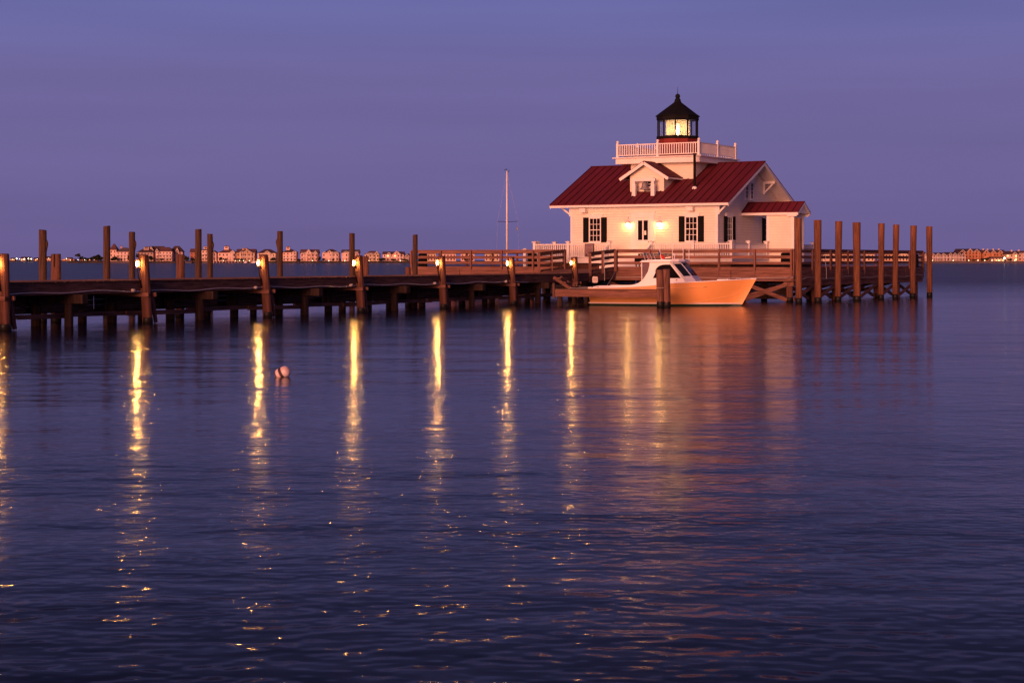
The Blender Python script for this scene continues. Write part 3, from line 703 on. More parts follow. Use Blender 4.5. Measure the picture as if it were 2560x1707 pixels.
def rail_run(root, pts, zb, zt, m='white', posts=True, pw=.10, closed=False, dx=.135, bw=.042, caps='ball', zp=.18, nm=('handrail', 'balusters', 'railing_post')):
    n = len(pts) if closed else len(pts) - 1
    for i in range(n):
        p, q = Vector(pts[i]), Vector(pts[(i + 1) % len(pts)]); d = q - p; Ln = d.length; d.normalize()
        hz = MB().beam((p.x, p.y, zt - .03), (q.x, q.y, zt - .03), .09, .06).beam((p.x, p.y, zb + .13), (q.x, q.y, zb + .13), .06, .05); hz.build(nm[0], m, root)
        b = MB(); k = pw / 2 + dx * .6
        while k < Ln - pw / 2 - .02:
            c = p + d * k; b.box(c.x - bw / 2, c.x + bw / 2, c.y - bw / 2, c.y + bw / 2, zb + .156, zt - .062); k += dx
        b.build(nm[1], m, root)
    if posts:
        for p in pts:
            b = MB().box(p[0] - pw / 2, p[0] + pw / 2, p[1] - pw / 2, p[1] + pw / 2, zb, zt + zp - .10)
            if caps == 'ball': b.lathe([(.05, -.1), (.075, -.06), (.09, -.01), (.075, .05), (.03, .08)], (p[0], p[1], zt + zp), 10)
            else: b.box(p[0] - pw * .85, p[0] + pw * .85, p[1] - pw * .85, p[1] + pw * .85, zt + zp - .098, zt + zp - .05).lathe([(pw * .85 * 1.4, -.048), (.01, .0)], (p[0], p[1], zt + zp), 4, R(45))
            b.build(nm[2], m, root)
rail_run(gal, gp, 9.0, 9.83, closed=True, dx=.165, bw=.055, pw=.15)
# lantern room: ten sided
NS, PH = 10, None
vs = [R(-90 - 12.0 + 36 * k) for k in range(NS)]            # corner bearings, world frame
def cor(r, k, z): a = vs[k % NS] - HRZ; return (r * math.cos(a), r * math.sin(a), z)
def ring(b, r0, r1, z0, z1):
    b.lathe([(r0, z0), (r1, z1)], (0, 0, 0), NS, vs[0] - HRZ); return b
lan = ring(MB(), 1.31, 1.31, 9.0, 10.25).build('lantern_base', 'redbrick', lh)
b = MB().lathe([(1.38, 10.25), (1.40, 10.29), (1.40, 10.42), (1.33, 10.44)], n=NS, ph=vs[0] - HRZ); b.build('lantern_sill', 'black', lan)
for k in range(NS):
    p0, p1 = Vector(cor(1.31, k, 10.44)), Vector(cor(1.31, k + 1, 10.44)); h = Vector((0, 0, 1.02))
    MB().quad(p0, p1, p1 + h, p0 + h).build('lantern_pane', 'pane', lan)
    MB().beam(p0, p0 + h, .075, .075, (math.cos(vs[k] - HRZ), math.sin(vs[k] - HRZ), 0)).build('mullion', 'black', lan)
b = MB().lathe([(1.36, 11.46), (1.40, 11.5), (1.40, 11.70), (1.47, 11.72), (1.47, 11.76), (1.40, 11.80), (.24, 12.66), (.24, 12.70), (.2, 12.74), (.20, 12.84), (.1, 12.9)], n=NS, ph=vs[0] - HRZ)
b.build('lantern_roof', 'black', lan)
MB().lathe([(.15, 12.80), (.17, 12.86), (.13, 12.92), (.08, 12.96)], n=14).lathe([(.02, -.17), (.12, -.12), (.17, 0), (.12, .12), (.02, .17)], (0, 0, 13.05), 14).lathe([(.022, 13.2), (.006, 13.68)], n=6).build('finial', 'black', lan, smooth=True)
MB().lathe([(1.25, 10.28), (1.25, 10.33)], n=20).build('lantern_floor', 'white', lan)
ll = thing('lantern_lens', 'glowing prism lens standing in the black lantern room', 'lens', (OX, OY, 10.33), HRZ)
prof = [(.74, .12)]; z = .12
while z < 1.0: prof += [(.75, z + .02), (.775, z + .11), (.75, z + .2)]; z += .22
MB().lathe(prof + [(.45, 1.05)], n=28).build('prism_barrel', 'lens', ll, smooth=True)
MB().lathe([(.5, 0), (.5, .08), (.64, .10), (.64, .12)], n=16).build('pedestal', 'bell', ll)
MB().lathe([(.02, .14), (.09, .3), (.11, .5), (.075, .76), (.012, .95)], n=12).build('lamp', 'flame', ll, smooth=True)
# wall lamps either side of the door
for x, lb in ((-.95, 'lit white wall lamp between the lighthouse door and the window by the plaque'), (1.24, 'lit white gooseneck lamp on the wall on the door handle side')):
    w = thing('wall_lamp', lb, 'lamp', (*HW(x, WYF), 4.62), HRZ, 'lamps either side of the lighthouse door')
    MB().box(-.09, .09, -.04, -.03 + .02, .12, .55).tube([(0, -.03, .45), (0, -.12, .50), (0, -.2, .44), (0, -.22, .26)], .03, 8).build('arm', 'white', w)
    MB().lathe([(.07, .25), (.09, .22), (.17, .10), (.18, .07)], (0, -.22, 0), 14).build('shade', 'white', w, smooth=True)
    MB().lathe([(.02, -.09), (.09, -.05), (.12, .02), (.10, .07), (.04, .1)], (0, -.22, 0), 12).build('bulb', 'wallbulb', w, smooth=True)

# porch deck round the lighthouse
qx0, qx1, qy0, qy1 = -6.92, 6.92, -6.92, 6.6
po = MB().box(qx0, qx1, qy0, qy1, 2.44, 2.5).build('porch_deck', 'white', lh)
MB().box(qx0 + .04, qx1 - .04, qy0 + .04, qy0 + .09, 2.22, 2.438).box(qx1 - .09, qx1 - .04, qy0 + .092, qy1, 2.22, 2.438).box(qx0 + .04, qx0 + .09, qy0 + .092, qy1, 2.22, 2.438).build('porch_fascia', 'white', lh)
b = MB(); x = qx0 + .3
while x < qx1 - .3: b.box(x, x + .18, qy0 + .3, qy0 + .34, PZ0, 2.42); x += .19
y = qy0 + .4
while y < qy1: b.box(qx1 - .34, qx1 - .30, y, y + .18, PZ0, 2.42); b.box(qx0 + .30, qx0 + .34, y, y + .18, PZ0, 2.42); y += .19
b.build('porch_skirting', 'skirt', lh)
GR = 'white porch railings of the lighthouse'
def railing(label, pts, zb=2.5, zt=3.42): r = house_root('porch_railing', label, 'railing', GR); rail_run(r, pts, zb, zt, caps='flat', pw=.17, zp=.2, bw=.05, dx=.15); return r
railing('white porch railing along the lighthouse front, below the window on the door handle side', [(1.5, qy0 + .12), (4.3, qy0 + .12), (qx1 - .12, qy0 + .12)])
railing('white porch railing along the lighthouse front, behind the plaque', [(qx0 + .12, qy0 + .12), (-4.35, qy0 + .12), (-1.42, qy0 + .12)])
railing('white porch railing along the gable side, running behind the small porch room', [(qx1 - .12, qy0 + .35), (qx1 - .12, -4.2), (qx1 - .12, -1.45)])
railing('white porch railing on the gable side beyond the small porch room', [(qx1 - .12, .6), (qx1 - .12, 3.4), (qx1 - .12, qy1 - .15)])
railing('white porch railing on the lighthouse side facing the mast', [(qx0 + .12, qy0 + .5), (qx0 + .12, -4.2), (qx0 + .12, -1.2), (qx0 + .12, 2.5), (qx0 + .12, qy1 - .15)])
st = house_root('porch_steps', 'white steps with sloping handrails from the platform to the lighthouse door', 'steps')
for i in range(3): MB().box(-1.35, 1.43, qy0 - .3 * (i + 1), qy0 - .3 * i - .004, PZ0 + .02, 2.5 - .165 * (i + 1)).build('step', 'white', st)
for x in (-1.42, 1.5):
    MB().beam((x, qy0 + .05, 3.36), (x, qy0 - 1.0, 2.78), .09, .07).beam((x, qy0 + .0, 2.6), (x, qy0 - 1.0, 2.05), .06, .05).build('handrail', 'white', st)
    MB().box(x - .07, x + .07, qy0 - 1.1, qy0 - .96, PZ0, 2.86).box(x - .1, x + .1, qy0 - 1.13, qy0 - .93, 2.862, 2.91).build('newel_post', 'white', st)
    b = MB()
    for i in range(1, 8): yy = qy0 - .13 * i; b.box(x - .02, x + .02, yy - .02, yy + .02, 2.62 - .55 * i * .13, 3.30 - .58 * i * .13)
    b.build('balusters', 'white', st)
# plaque on a post in front of the porch
pl = thing('plaque_sign', 'framed mauve plaque with lines of text and a round emblem', 'sign', (*HW(-2.72, -7.02), 2.42), HRZ)
MB().box(-.25, -.2, .021, .10, .3, .36).box(.2, .25, .021, .10, .3, .36).build('fixing', 'black', pl)
bd = MB().box(-.315, .315, -.035, .02, .21, 1.0).build('frame', 'black', pl)
MB().box(-.275, .275, -.045, -.036, .25, .96).build('plate', 'plaque', pl)
b = MB(); z = .91
for i, wd in enumerate((.34, .38, .30, 0, .42, .44, .42, .44, .40, .43)):
    if wd: b.box(-wd / 2, wd / 2, -.0495, -.0455, z - .014, z)
    z -= .045
b.build('lettering', 'ink', pl)
MB().lathe([(.065, 0), (.065, .004)], (0, 0, 0), 16).build('emblem', 'ink', pl).matrix_local = Matrix.Translation((-.17, -.046, .33)) @ Matrix.Rotation(R(90), 4, 'X')

# mast, bench, bins, pedestals on the platform
ms = thing('flag_mast', 'tall thin white mast with a crosstree and a small wind vane on top', 'mast', (PX(1267.3, 118), 118, PZ0))
MB().tube([(0, 0, 0), (0, 0, 4), (0, 0, PZ(428, 118) - PZ0)], [.062, .058, .045], 10).build('pole', 'white', ms, smooth=True)
zc = PZ(555, 118) - PZ0
MB().tube([(-.64, 0, zc + .04), (0, 0, zc), (.74, 0, zc + .04)], .018, 6).build('crosstree', 'pipe', ms)
zt = PZ(428, 118) - PZ0
MB().beam((-.17, 0, zt + .08), (-.02, 0, zt + .13), .02, .03).beam((-.13, 0, zt - .02), (-.13, 0, zt + .09), .02, .02).beam((0, 0, zt - .05), (.14, 0, zt - .02), .025, .04).beam((.14, 0, zt - .02), (.15, 0, zt + .10), .02, .02).box(-.03, .0, -.02, .02, zt, zt + .16).build('wind_vane', 'black', ms)
for x0, x1 in ((-.64, .0), (.74, .0)): MB().tube([(x0 * 1.1, 0, .3), (x0, 0, zc + .04), (x1, 0, zt - .1)], .0035, 4).build('stay', 'conduit', ms)
MB().lathe([(.02, -.12), (.04, -.08), (.04, .08), (.02, .12)], (.71, 0, zc - .45), 8).build('block', 'bell', ms)
def bench(label, x0, x1, y):
    r = house_root('slatted_bench', label, 'bench')
    MB().box(x0, x1, y - .3, y + .15, PZ0 + .40, PZ0 + .47).box(x0, x1, y - .33, y - .305, PZ0 + .30, PZ0 + .72).build('seat', 'black', r)
    b = MB().box(x0, x1, y + .15, y + .19, PZ0 + .90, PZ0 + .95).box(x0, x1, y + .15, y + .19, PZ0 + .60, PZ0 + .64); k = x0
    while k < x1: b.box(k, k + .035, y + .155, y + .185, PZ0 + .64, PZ0 + .90); k += .09
    b.build('backrest', 'black', r)
    for xx in (x0 + .05, x1 - .1):
        for yy in (y - .28, y + .13): MB().box(xx, xx + .05, yy, yy + .05, PZ0, PZ0 + (.419 if yy < y else .9)).build('leg', 'black', r)
bench('black slatted metal bench on the platform behind the boat cabin', 1.35, 3.62, PYF + 1.2)
def at_px(px, v):                                        # platform-local x where the line y = v shows at column px
    a = (px - HX) / F; X0, Y0 = OX + VX * v, OY + VY * v
    return (a * Y0 - X0) / (UX - a * UY)
for px, v, lb in ((1965, -8.9, 'dark slatted litter bin near the platform corner, behind the fence'), (1331, -8.6, 'dark slatted litter bin by the ramp, seen through the fence'),
                  (1057, -8.8, 'dark slatted litter bin at the far end of the platform front'), (2285, 11.6, 'dark slatted litter bin at the far corner behind the tall pilings')):
    x = at_px(px, v); r = thing('litter_bin', lb, 'bin', (*HW(x, v), PZ0), HRZ, 'litter bins on the platform')
    b = MB()
    for k in range(20): a = k * math.pi / 10; b.box(.26 * math.cos(a) - .03, .26 * math.cos(a) + .03, .26 * math.sin(a) - .03, .26 * math.sin(a) + .03, .05, .9)
    b.build('slats', 'black', r); MB().lathe([(.22, .04), (.22, .88)], n=14).build('liner', 'pipe', r); MB().lathe([(.3, .9), (.3, .95), (.16, 1.0)], n=16).build('lid', 'black', r)
for px, v, zz, lb in ((1313, -5.6, 3.15, 'short white capped post on the platform, left of the white railing'),):
    x = at_px(px, v); r = thing('power_pedestal', lb, 'post', (*HW(x, v), PZ0), HRZ)
    MB().box(-.1, .1, -.1, .1, 0, 1.2).build('post', 'white', r); MB().box(-.17, .17, -.17, .17, 1.2, 1.25).lathe([(.2, 1.25), (.02, 1.34)], n=4, ph=R(45)).build('cap', 'white', r)
# ------------------------------------------------------------------ tall pilings in a row along the platform side
G3 = 'tall mooring pilings in a row along the platform side'
ords = ('nearest the boat bow, overlapping the small porch room corner', 'second from the boat bow, first clear of the lighthouse', 'third from the boat bow, with pale scuffs near its top', 'thickest of the row, fourth from the boat bow',
        'fifth from the boat bow, streaked pale orange', 'sixth from the boat bow, closely followed by the next', 'next to last before open water', 'last one, standing alone beyond the platform corner')
for k, (xt, xb, wd, yt, yb) in enumerate(((1994.5, 1997, 17, 545.5, 758.5), (2044, 2045, 18, 550, 756.5), (2097, 2095, 16.5, 553, 754), (2141.5, 2142.5, 18.5, 556, 752.5),
                                       (2203.5, 2202.5, 14.8, 558.5, 749), (2240.5, 2238, 14.5, 561.5, 747.5), (2284, 2282, 14.8, 564, 744.5), (2323, 2324, 14.3, 566, 742.5))):
    Y = F * CAMH / (yb - HY); r = wd / 2 * Y / F; z = PZ(yt, Y); lean = PX(xt, Y) - PX(xb, Y)
    t = thing('mooring_piling', 'tall round mooring piling, ' + ords[k], 'piling', (PX(xb, Y), Y, 0), 0, G3)
    p = MB(); p.tube([(0, 0, -1.5), (0, 0, 1.2), (lean * .4, 0, z * .5), (lean, 0, z - .04), (lean, 0, z)], [r * .93, r * .95, r * .97, r * 1.08, r * 1.02], 18); p.build('shaft', 'pile2', t, smooth=True)
    MB().lathe([(r * 1.0, -.1), (r * 1.02, .2), (r * .97, .3)], n=18).build('waterline_growth', 'wet', t, smooth=True)

# ------------------------------------------------------------------ low walkway and steps where the boat lies
FA, FB = Vector((2.26, 91.9, 0)), Vector((7.55, 90.25, 0))
fd = (FB - FA).normalized(); fn = Vector((-fd.y, fd.x, 0))
FRZ = math.atan2(fd.y, fd.x); FL = (FB - FA).length
wk = thing('finger_walkway', 'low narrow timber walkway in front of the moored boat', 'walkway', FA, FRZ)
MB().box(0, FL, -.04, .02, .50, .855).build('side_board', 'pier_x', wk)
MB().box(-.06, 1.7, .62, .68, .50, .84).box(1.7, FL, .62, .68, .50, .84).build('side_board', 'dock_x', wk)
MB().box(-.14, -.02, -.06, .10, .42, 1.2).build('end_post', 'dock_z', wk)
b = MB(); x = 0
while x < FL: b.box(x, min(x + .14, FL), -.05, .68, .858, .90); x += .15
for i in range(20): b.box(.02, 1.75, .685 + .3 * i, .97 + .3 * i, .80, .845) if .685 + .3 * i < 6.2 else None
b.build('deck', 'dock_y', wk)
MB().box(0, .07, .69, 6.4, .5, .79).box(1.68, 1.75, .69, 6.4, .5, .79).build('joists', 'dock_y', wk)
for x, y in ((.15, .35), (.1, 3.4), (1.6, 3.4), (.1, 6.0), (1.6, 6.0)): p = MB(); pile(p, x, y, .14, -1.5, .5); p.build('piling', 'lowpile', wk, smooth=True)
def world_thing_pile(px, Y, r, zt, name, label, m, dbl=False):
    t = thing(name, label, 'piling', (PX(px, Y), Y, 0))
    p = MB()
    if dbl:
        pile(p, -.16, 0, .185, -1.5, zt - .03, (-.06, 0), 16); p.build('shaft', m, t, smooth=True); p = MB(); pile(p, .155, .02, .195, -1.5, zt, (-.02, 0), 16); p.build('shaft', m, t, smooth=True)
        MB().lathe([(.20, -.1), (.205, .22), (.19, .30)], (-.16, 0, 0), 16).lathe([(.205, -.1), (.21, .22), (.197, .30)], (.155, .02, 0), 16).build('waterline_growth', 'wet', t, smooth=True)
    return t
world_thing_pile(1659.5, 89.6, .2, PZ(673, 89.6), 'double_piling', 'dark twin piling bound together in front of the boat', 'twin', True)
sp = Vector((2.62, 98.4, 0)); sd = Vector((DN.x, DN.y, 0))
stp = thing('boat_steps', 'small rough timber steps down from the dock to the low walkway', 'steps', sp, math.atan2(DN.y, DN.x))
for y in (-.42, .42):
    MB().beam((-.12, y, DZ - .20), (.95, y, .80), .06, .17).build('stringer', 'pier_x', stp)
for i in range(3): MB().box(.0 + .32 * i, .34 + .32 * i, -.52, .52, DZ - .27 - .24 * i, DZ - .21 - .24 * i).build('tread', 'pier_y', stp); MB().box(.29 + .32 * i, .33 + .32 * i, -.38, .38, DZ - .50 - .24 * i, DZ - .272 - .24 * i).build('riser', 'dockpile', stp)
sg = thing('dock_notice', 'small pale rounded notice board fixed to the dock edge behind the boat', 'sign', (PX(1487, 101.3), 101.0, PZ(699, 101.3)), -.35)
pts = []
for i in range(32):
    a = 2 * math.pi * i / 32; c, s_ = math.cos(a), math.sin(a); pts.append((.165 * math.copysign(abs(c) ** .35, c), 0, .18 * math.copysign(abs(s_) ** .35, s_)))
MB().prism(pts, (0, .03, 0)).build('board', 'conduit', sg); MB().box(-.11, .11, -.004, -.001, .025, .035).box(-.11, .11, -.004, -.001, .0, .008).build('lettering', 'ink', sg)
MB().box(-.03, .03, .031, .9, -.05, .05).build('fixing', 'dock_y', sg)

# ------------------------------------------------------------------ the moored boat (local: x forward, y to the far side, z up)
BYAW = -R(19); BL = 8.76
bow = Vector((PX(1891, 91.9), 91.9, 0)); bax = Vector((math.cos(BYAW), math.sin(BYAW), 0)); borg = bow - bax * BL
boat = thing('cabin_boat', 'moored cabin boat with orange buff hull and white cabin', 'boat', borg, BYAW)
sheer = ((0, .93), (1.2, .94), (2.3, .985), (3.4, 1.06), (4.2, 1.165), (5.2, 1.225), (6.6, 1.30), (7.7, 1.36), (8.55, 1.42))
def lerpt(tab, x):
    for (a, va), (c, vc) in zip(tab, tab[1:]):
        if x <= c: return va + (vc - va) * (x - a) / (c - a)
    return tab[-1][1]
def topb(x): return 1.34 * (1 - max(0, (x - 4.0) / 4.56) ** 2.3) if x < 8.55 else .015
def wlb(x): return 1.22 * (1 - max(0, (x - 3.2) / 4.75) ** 1.9) if x < 7.95 else .0
def chinez(x): return .12 + max(0, (x - 4.6) / 4) ** 1.6 * .62
NSN = 30; rows = []
for i in range(NSN + 1):
    x = BL * i / NSN; s = lerpt(sheer, x); tb = max(topb(x), .015); wb = wlb(x)
    cz = min(chinez(x), s - .1); cb = max(wb + (tb - wb) * .20, .012) if x > 4.6 else wb + .02
    sec = [(-tb, s), (-(tb * .55 + cb * .45) * (1.0), cz + (s - cz) * .45), (-cb - .02, cz + .03), (-cb, cz), (-max(wb, .008), .10 if cz > .1 else cz - .02), (-max(wb * .96, .006), -.02), (-max(wb * .5, .004), -.3)]
    xo = lambda z: min(0, (z - s)) * max(0, (x - 6.2) / 2.35) ** 1.0 * .52   # raked stem
    rows.append([(x + xo(z) + (.09 * (s - z) if i == 0 else 0), y, z) for (y, z) in sec])
def loft(cols, name, m, parent, smooth=True):
    b = MB()
    for sg_ in (1, -1):
        base = len(b.v); w = len(cols)
        for r in rows: b.v += [(p[0], p[1] * sg_, p[2]) for p in (r[c] for c in cols)]
        for i in range(NSN):
            for j in range(w - 1):
                q = (base + i * w + j, base + (i + 1) * w + j, base + (i + 1) * w + j + 1, base + i * w + j + 1); b.f.append(q)
    o = b.build(name, m, parent); 
    if smooth:
        for p in o.data.polygons: p.use_smooth = True
    return o
hull = loft((0, 1, 3, 4), 'hull', 'hull', boat); loft((4, 5, 6), 'bottom', 'green', hull)
MB().tube([(r[3][0], r[3][1] - .006, r[3][2]) for r in rows[14:-2]], .016, 6).build('spray_rail', 'hullrail', hull, smooth=True)
b = MB(); r0 = rows[0]; b.v = [p for p in r0] + [(p[0], -p[1], p[2]) for p in r0][::-1]; b.f = [tuple(range(len(b.v)))]; b.build('transom', 'black', boat)
b = MB()                                                  # boot stripe just above the green bottom
for i in range(NSN):
    for sg_ in (-1, 1):
        x0, x1 = BL * i / NSN, BL * (i + 1) / NSN
        if x1 > 8.1: continue
        b.quad((x0, sg_ * (wlb(x0) + .032), .115), (x1, sg_ * (wlb(x1) + .032 + .02 * max(0, x1 - 5) / 3), .115), (x1, sg_ * (wlb(x1) + .036 + .02 * max(0, x1 - 5) / 3), .165), (x0, sg_ * (wlb(x0) + .036), .165))
b.build('boot_stripe', 'boatwhite', hull)
def rail_on_hull(x0, x1, t, name, m, r=.022):
    pts = []
    n = 14
    for i in range(n + 1):
        x = x0 + (x1 - x0) * i / n; s = lerpt(sheer, x); tb = topb(x); wb = wlb(x); cz = min(chinez(x), s - .1); cb = max(wb + (tb - wb) * .20, .012) if x > 4.6 else wb + .02
        z = s - t; mid = (tb * .55 + cb * .45); zm = cz + (s - cz) * .45
        y = tb + (mid - tb) * (s - z) / (s - zm) if z > zm else mid + (cb + .02 - mid) * (zm - z) / (zm - cz - .03)
        xo = min(0, z - s) * max(0, (x - 6.2) / 2.35) * .52
        pts.append((x + xo, -(y + .008), z))
    return MB().tube(pts, r, 6).build(name, m, hull, smooth=True)
rail_on_hull(2.4, 6.35, .27, 'rub_rail', 'hullrail'); rail_on_hull(.05, 2.9, .59, 'lower_rub_rail', 'hullrail', .016)
# deck and coaming
b = MB()
for i in range(NSN):
    x0, x1 = BL * i / NSN, BL * (i + 1) / NSN
    b.quad((x0, -topb(x0), lerpt(sheer, x0) + .0), (x1, -max(topb(x1), .015), lerpt(sheer, x1)), (x1, max(topb(x1), .015), lerpt(sheer, x1)), (x0, topb(x0), lerpt(sheer, x0)))
b.build('deck', 'boatwhite', boat)
b = MB()
for i in range(NSN):
    x0, x1 = BL * i / NSN, BL * (i + 1) / NSN
    for sg_ in (-1, 1):
        t0, t1 = max(topb(x0), .02), max(topb(x1), .02)
        b.beam((x0, sg_ * (t0 + .012), lerpt(sheer, x0) + .015), (x1, sg_ * (t1 + .012), lerpt(sheer, x1) + .015), .05, .045)
b.build('gunwale', 'boatwhite', boat)
CW = 1.12
side = [(.52, .96), (.56, 1.05), (1.4, 1.055), (2.15, 1.07), (2.5, 1.13), (2.7, 1.20), (2.9, 1.34), (3.05, 1.53), (3.22, 1.81), (3.3, 2.13), (3.3, 2.27), (4.45, 2.29), (5.32, 1.275), (4.6, 1.19), (3.3, 1.05), (2.2, .97)]
for sg_ in (-1, 1):
    MB().prism([(x, sg_ * CW, z) for x, z in side], (0, -sg_ * .06, 0)).build('cabin_side', 'boatwhite', boat)
    win = [(3.49, 1.46)] + [(4.12 + .50 * math.cos(a), 1.80 + .37 * math.sin(a)) for a in (R(190), R(175), R(160), R(145), R(130), R(115), R(100))] + [(4.16, 2.175), (4.42, 2.175), (4.98, 1.46)]
    MB().prism([(x, sg_ * (CW + .006), z) for x, z in win], (0, sg_ * .012, 0)).build('side_window', 'glass', boat)
    MB().prism([(2.93, sg_ * (CW - .1), 1.30), (3.1, sg_ * (CW - .1), 1.53), (3.27, sg_ * (CW - .1), 1.81), (3.34, sg_ * (CW - .1), 2.22), (2.93, sg_ * (CW - .1), 2.22)], (0, .02, 0)).build('side_curtain', 'curtain', boat)
    MB().tube([(2.88, sg_ * (CW - .04), 1.25), (2.87, sg_ * (CW - .04), 2.26)], .028, 6).build('roof_post', 'boatwhite', boat)
# three part raked windscreen: an angled pane each side of a flat middle one
WS0 = [Vector((5.32, -CW, 1.275)), Vector((5.70, -.70, 1.31)), Vector((5.70, .70, 1.31)), Vector((5.32, CW, 1.275))]
WS1 = [Vector((4.45, -CW, 2.29)), Vector((4.85, -.68, 2.32)), Vector((4.85, .68, 2.32)), Vector((4.45, CW, 2.29))]
for i in range(3):
    A0, C0_, A1, C1_ = WS0[i], WS0[i + 1], WS1[i], WS1[i + 1]; bk = Vector((-.1, 0, 0))
    MB().quadbox([A0, C0_, C0_ + bk, A0 + bk, A1, C1_, C1_ + bk, A1 + bk]).build('windscreen_frame', 'boatwhite', boat)
    nn = (C0_ - A0).cross(A1 - A0).normalized(); e_ = .12 if i != 1 else .06
    P = lambda u, v: A0.lerp(C0_, u).lerp(A1.lerp(C1_, u), v) + nn * .010
    for (u0, u1) in (((e_, 1 - e_),) if i != 1 else ((.05, .47), (.53, .95))):
        MB().prism([P(u0, .27), P(u1, .27), P(u1, .90), P(u0, .90)], nn * .006).build('windscreen_pane', 'skyglass', boat)
MB().prism([(4.5, -CW + .03, 1.26), (5.3, -CW + .03, 1.26), (5.66, -.7, 1.28), (5.66, .7, 1.28), (5.3, CW - .03, 1.26), (4.5, CW - .03, 1.26)], (0, 0, .02)).build('dash', 'boatwhite', boat)
b = MB()
n = 12; ring_ = []
for i in range(n + 1):
    t = i / n; ring_.append((2.42 + .02 * math.sin(t), -1.22 + 2.44 * t))
outline = [(2.80, -1.18), (3.4, -1.24), (4.45, -1.24), (4.85, -1.0), (5.08, -.5), (5.14, 0), (5.08, .5), (4.85, 1.0), (4.45, 1.24), (3.4, 1.24), (2.80, 1.18)]
b.prism([(x, y, 2.285 + .012 * (x - 2.4)) for x, y in outline], (0, 0, .05)); i0 = len(b.v)
b.prism([(2.84 + (x - 2.8) * .96, y * .86, 2.335 + .012 * (x - 2.4)) for x, y in outline], (0, 0, .055))
b.prism([(3.05 + (x - 2.8) * .83, y * .6, 2.39 + .012 * (x - 2.4)) for x, y in outline], (0, 0, .03))
b.build('cabin_roof', 'boatwhite', boat)
MB().box(6.75, 7.45, -.36, .36, 1.325, 1.40).build('deck_hatch', 'boatwhite', boat)
MB().tube([(7.7, -.2, 1.37), (7.75, -.2, 1.46), (7.95, -.2, 1.46), (8.0, -.2, 1.38)], .02, 6).tube([(7.35, -.5, 1.33), (7.35, -.5, 1.42)], .04, 6).build('cleat', 'chrome', boat)
for i in range(4): MB().tube([(3.05 + .16 * i, -1.0 + .1 * i, 2.38), (2.92 + .16 * i, -1.0 + .1 * i, 2.74)], .022, 6).build('rod_holder', 'chrome', boat)
MB().tube([(3.82, -.6, 2.38), (3.70, -.6, 3.05)], .018, 6).build('flag_staff', 'boatwhite', boat)
fl = MB(); pts = [(3.77, 2.72), (3.90, 2.66), (4.00, 2.50), (3.96, 2.42), (3.82, 2.48)]
fl.prism([(x, -.62, z) for x, z in pts], (0, .03, 0)); ff = fl.build('flag', 'flagred', boat); MB().prism([(3.70, -.64, 2.90), (3.64, -.64, 2.84), (3.70, -.64, 2.66), (3.76, -.64, 2.74)], (0, .03, 0)).build('flag_canton', 'flagblue', ff)
for x, y, h in ((4.55, -1.16, 1.85), (4.95, .9, 1.75)): MB().tube([(x, y, 2.1), (x, y, 2.1 + h)], [.02, .008], 6).build('whip_antenna', 'boatwhite', boat)
MB().tube([(4.75, .4, 2.42), (4.75, .4, 2.95)], .013, 6).lathe([(.02, 0), (.045, .03), (.045, .1), (.02, .13)], (4.75, .4, 2.95), 8).build('mast_light', 'boatwhite', boat)
MB().tube([(4.35, .1, 2.42), (4.35, .1, 2.62)], .02, 6).lathe([(.02, 0), (.09, .1), (.09, .12)], (4.35, .1, 2.6), 10).build('horn', 'boatwhite', boat)
MB().box(3.75, 4.0, -.5, -.2, 2.42, 2.47).beam((3.9, -.5, 2.5), (4.3, -.45, 2.56), .03, .03).build('searchlight', 'chrome', boat)
MB().box(4.72, 4.80, -CW - .03, -CW - .0, 1.34, 1.38).build('grab_handle', 'black', boat)
b = MB(); b.tube([(.25, -1.25, .97), (.5, -1.2, 1.02), (1.6, -1.2, 1.0)], .03, 6).build('side_rail', 'boatwhite', boat)

# mooring lines
def line(label, pts): 
    o = Vector(pts[0]); b = MB(); b.tube([Vector(p) - o for p in pts], .014, 5); r = b.build('mooring_line', 'rope', None, smooth=True); r.location = o
    return tag(r, label, 'rope', 'mooring lines of the boat')
def sag(p, q, s, n=10):
    p, q = Vector(p), Vector(q); return [p.lerp(q, i / n) - Vector((0, 0, s * 4 * (i / n) * (1 - i / n))) for i in range(n + 1)]
def bw(x, y, z): v = borg + bax * x + Vector((-bax.y, bax.x, 0)) * y; return (v.x, v.y, z)
line('pale mooring line from the boat bow across to the first tall piling', sag(bw(8.3, 0, 1.40), (PX(1994, 97.6) - .1, 97.4, PZ(690, 97.4)), .10))
line('thin mooring line from the boat stern up to a fence post of the ramp', sag(bw(.3, 1.2, 1.0), (6.2, 105.5, 1.72), .03))
line('mooring line from the boat side round the twin piling to the low walkway', sag((PX(1660, 89.3), 89.3, PZ(719.5, 89.3)), (FA.x + fd.x * .8, FA.y + fd.y * .8, .95), .02))
line('mooring line from the boat stern to the lamp piling beside the steps', sag(bw(.1, -1.1, .98), (PX(1440, 100.9), 100.9, .95), .04))
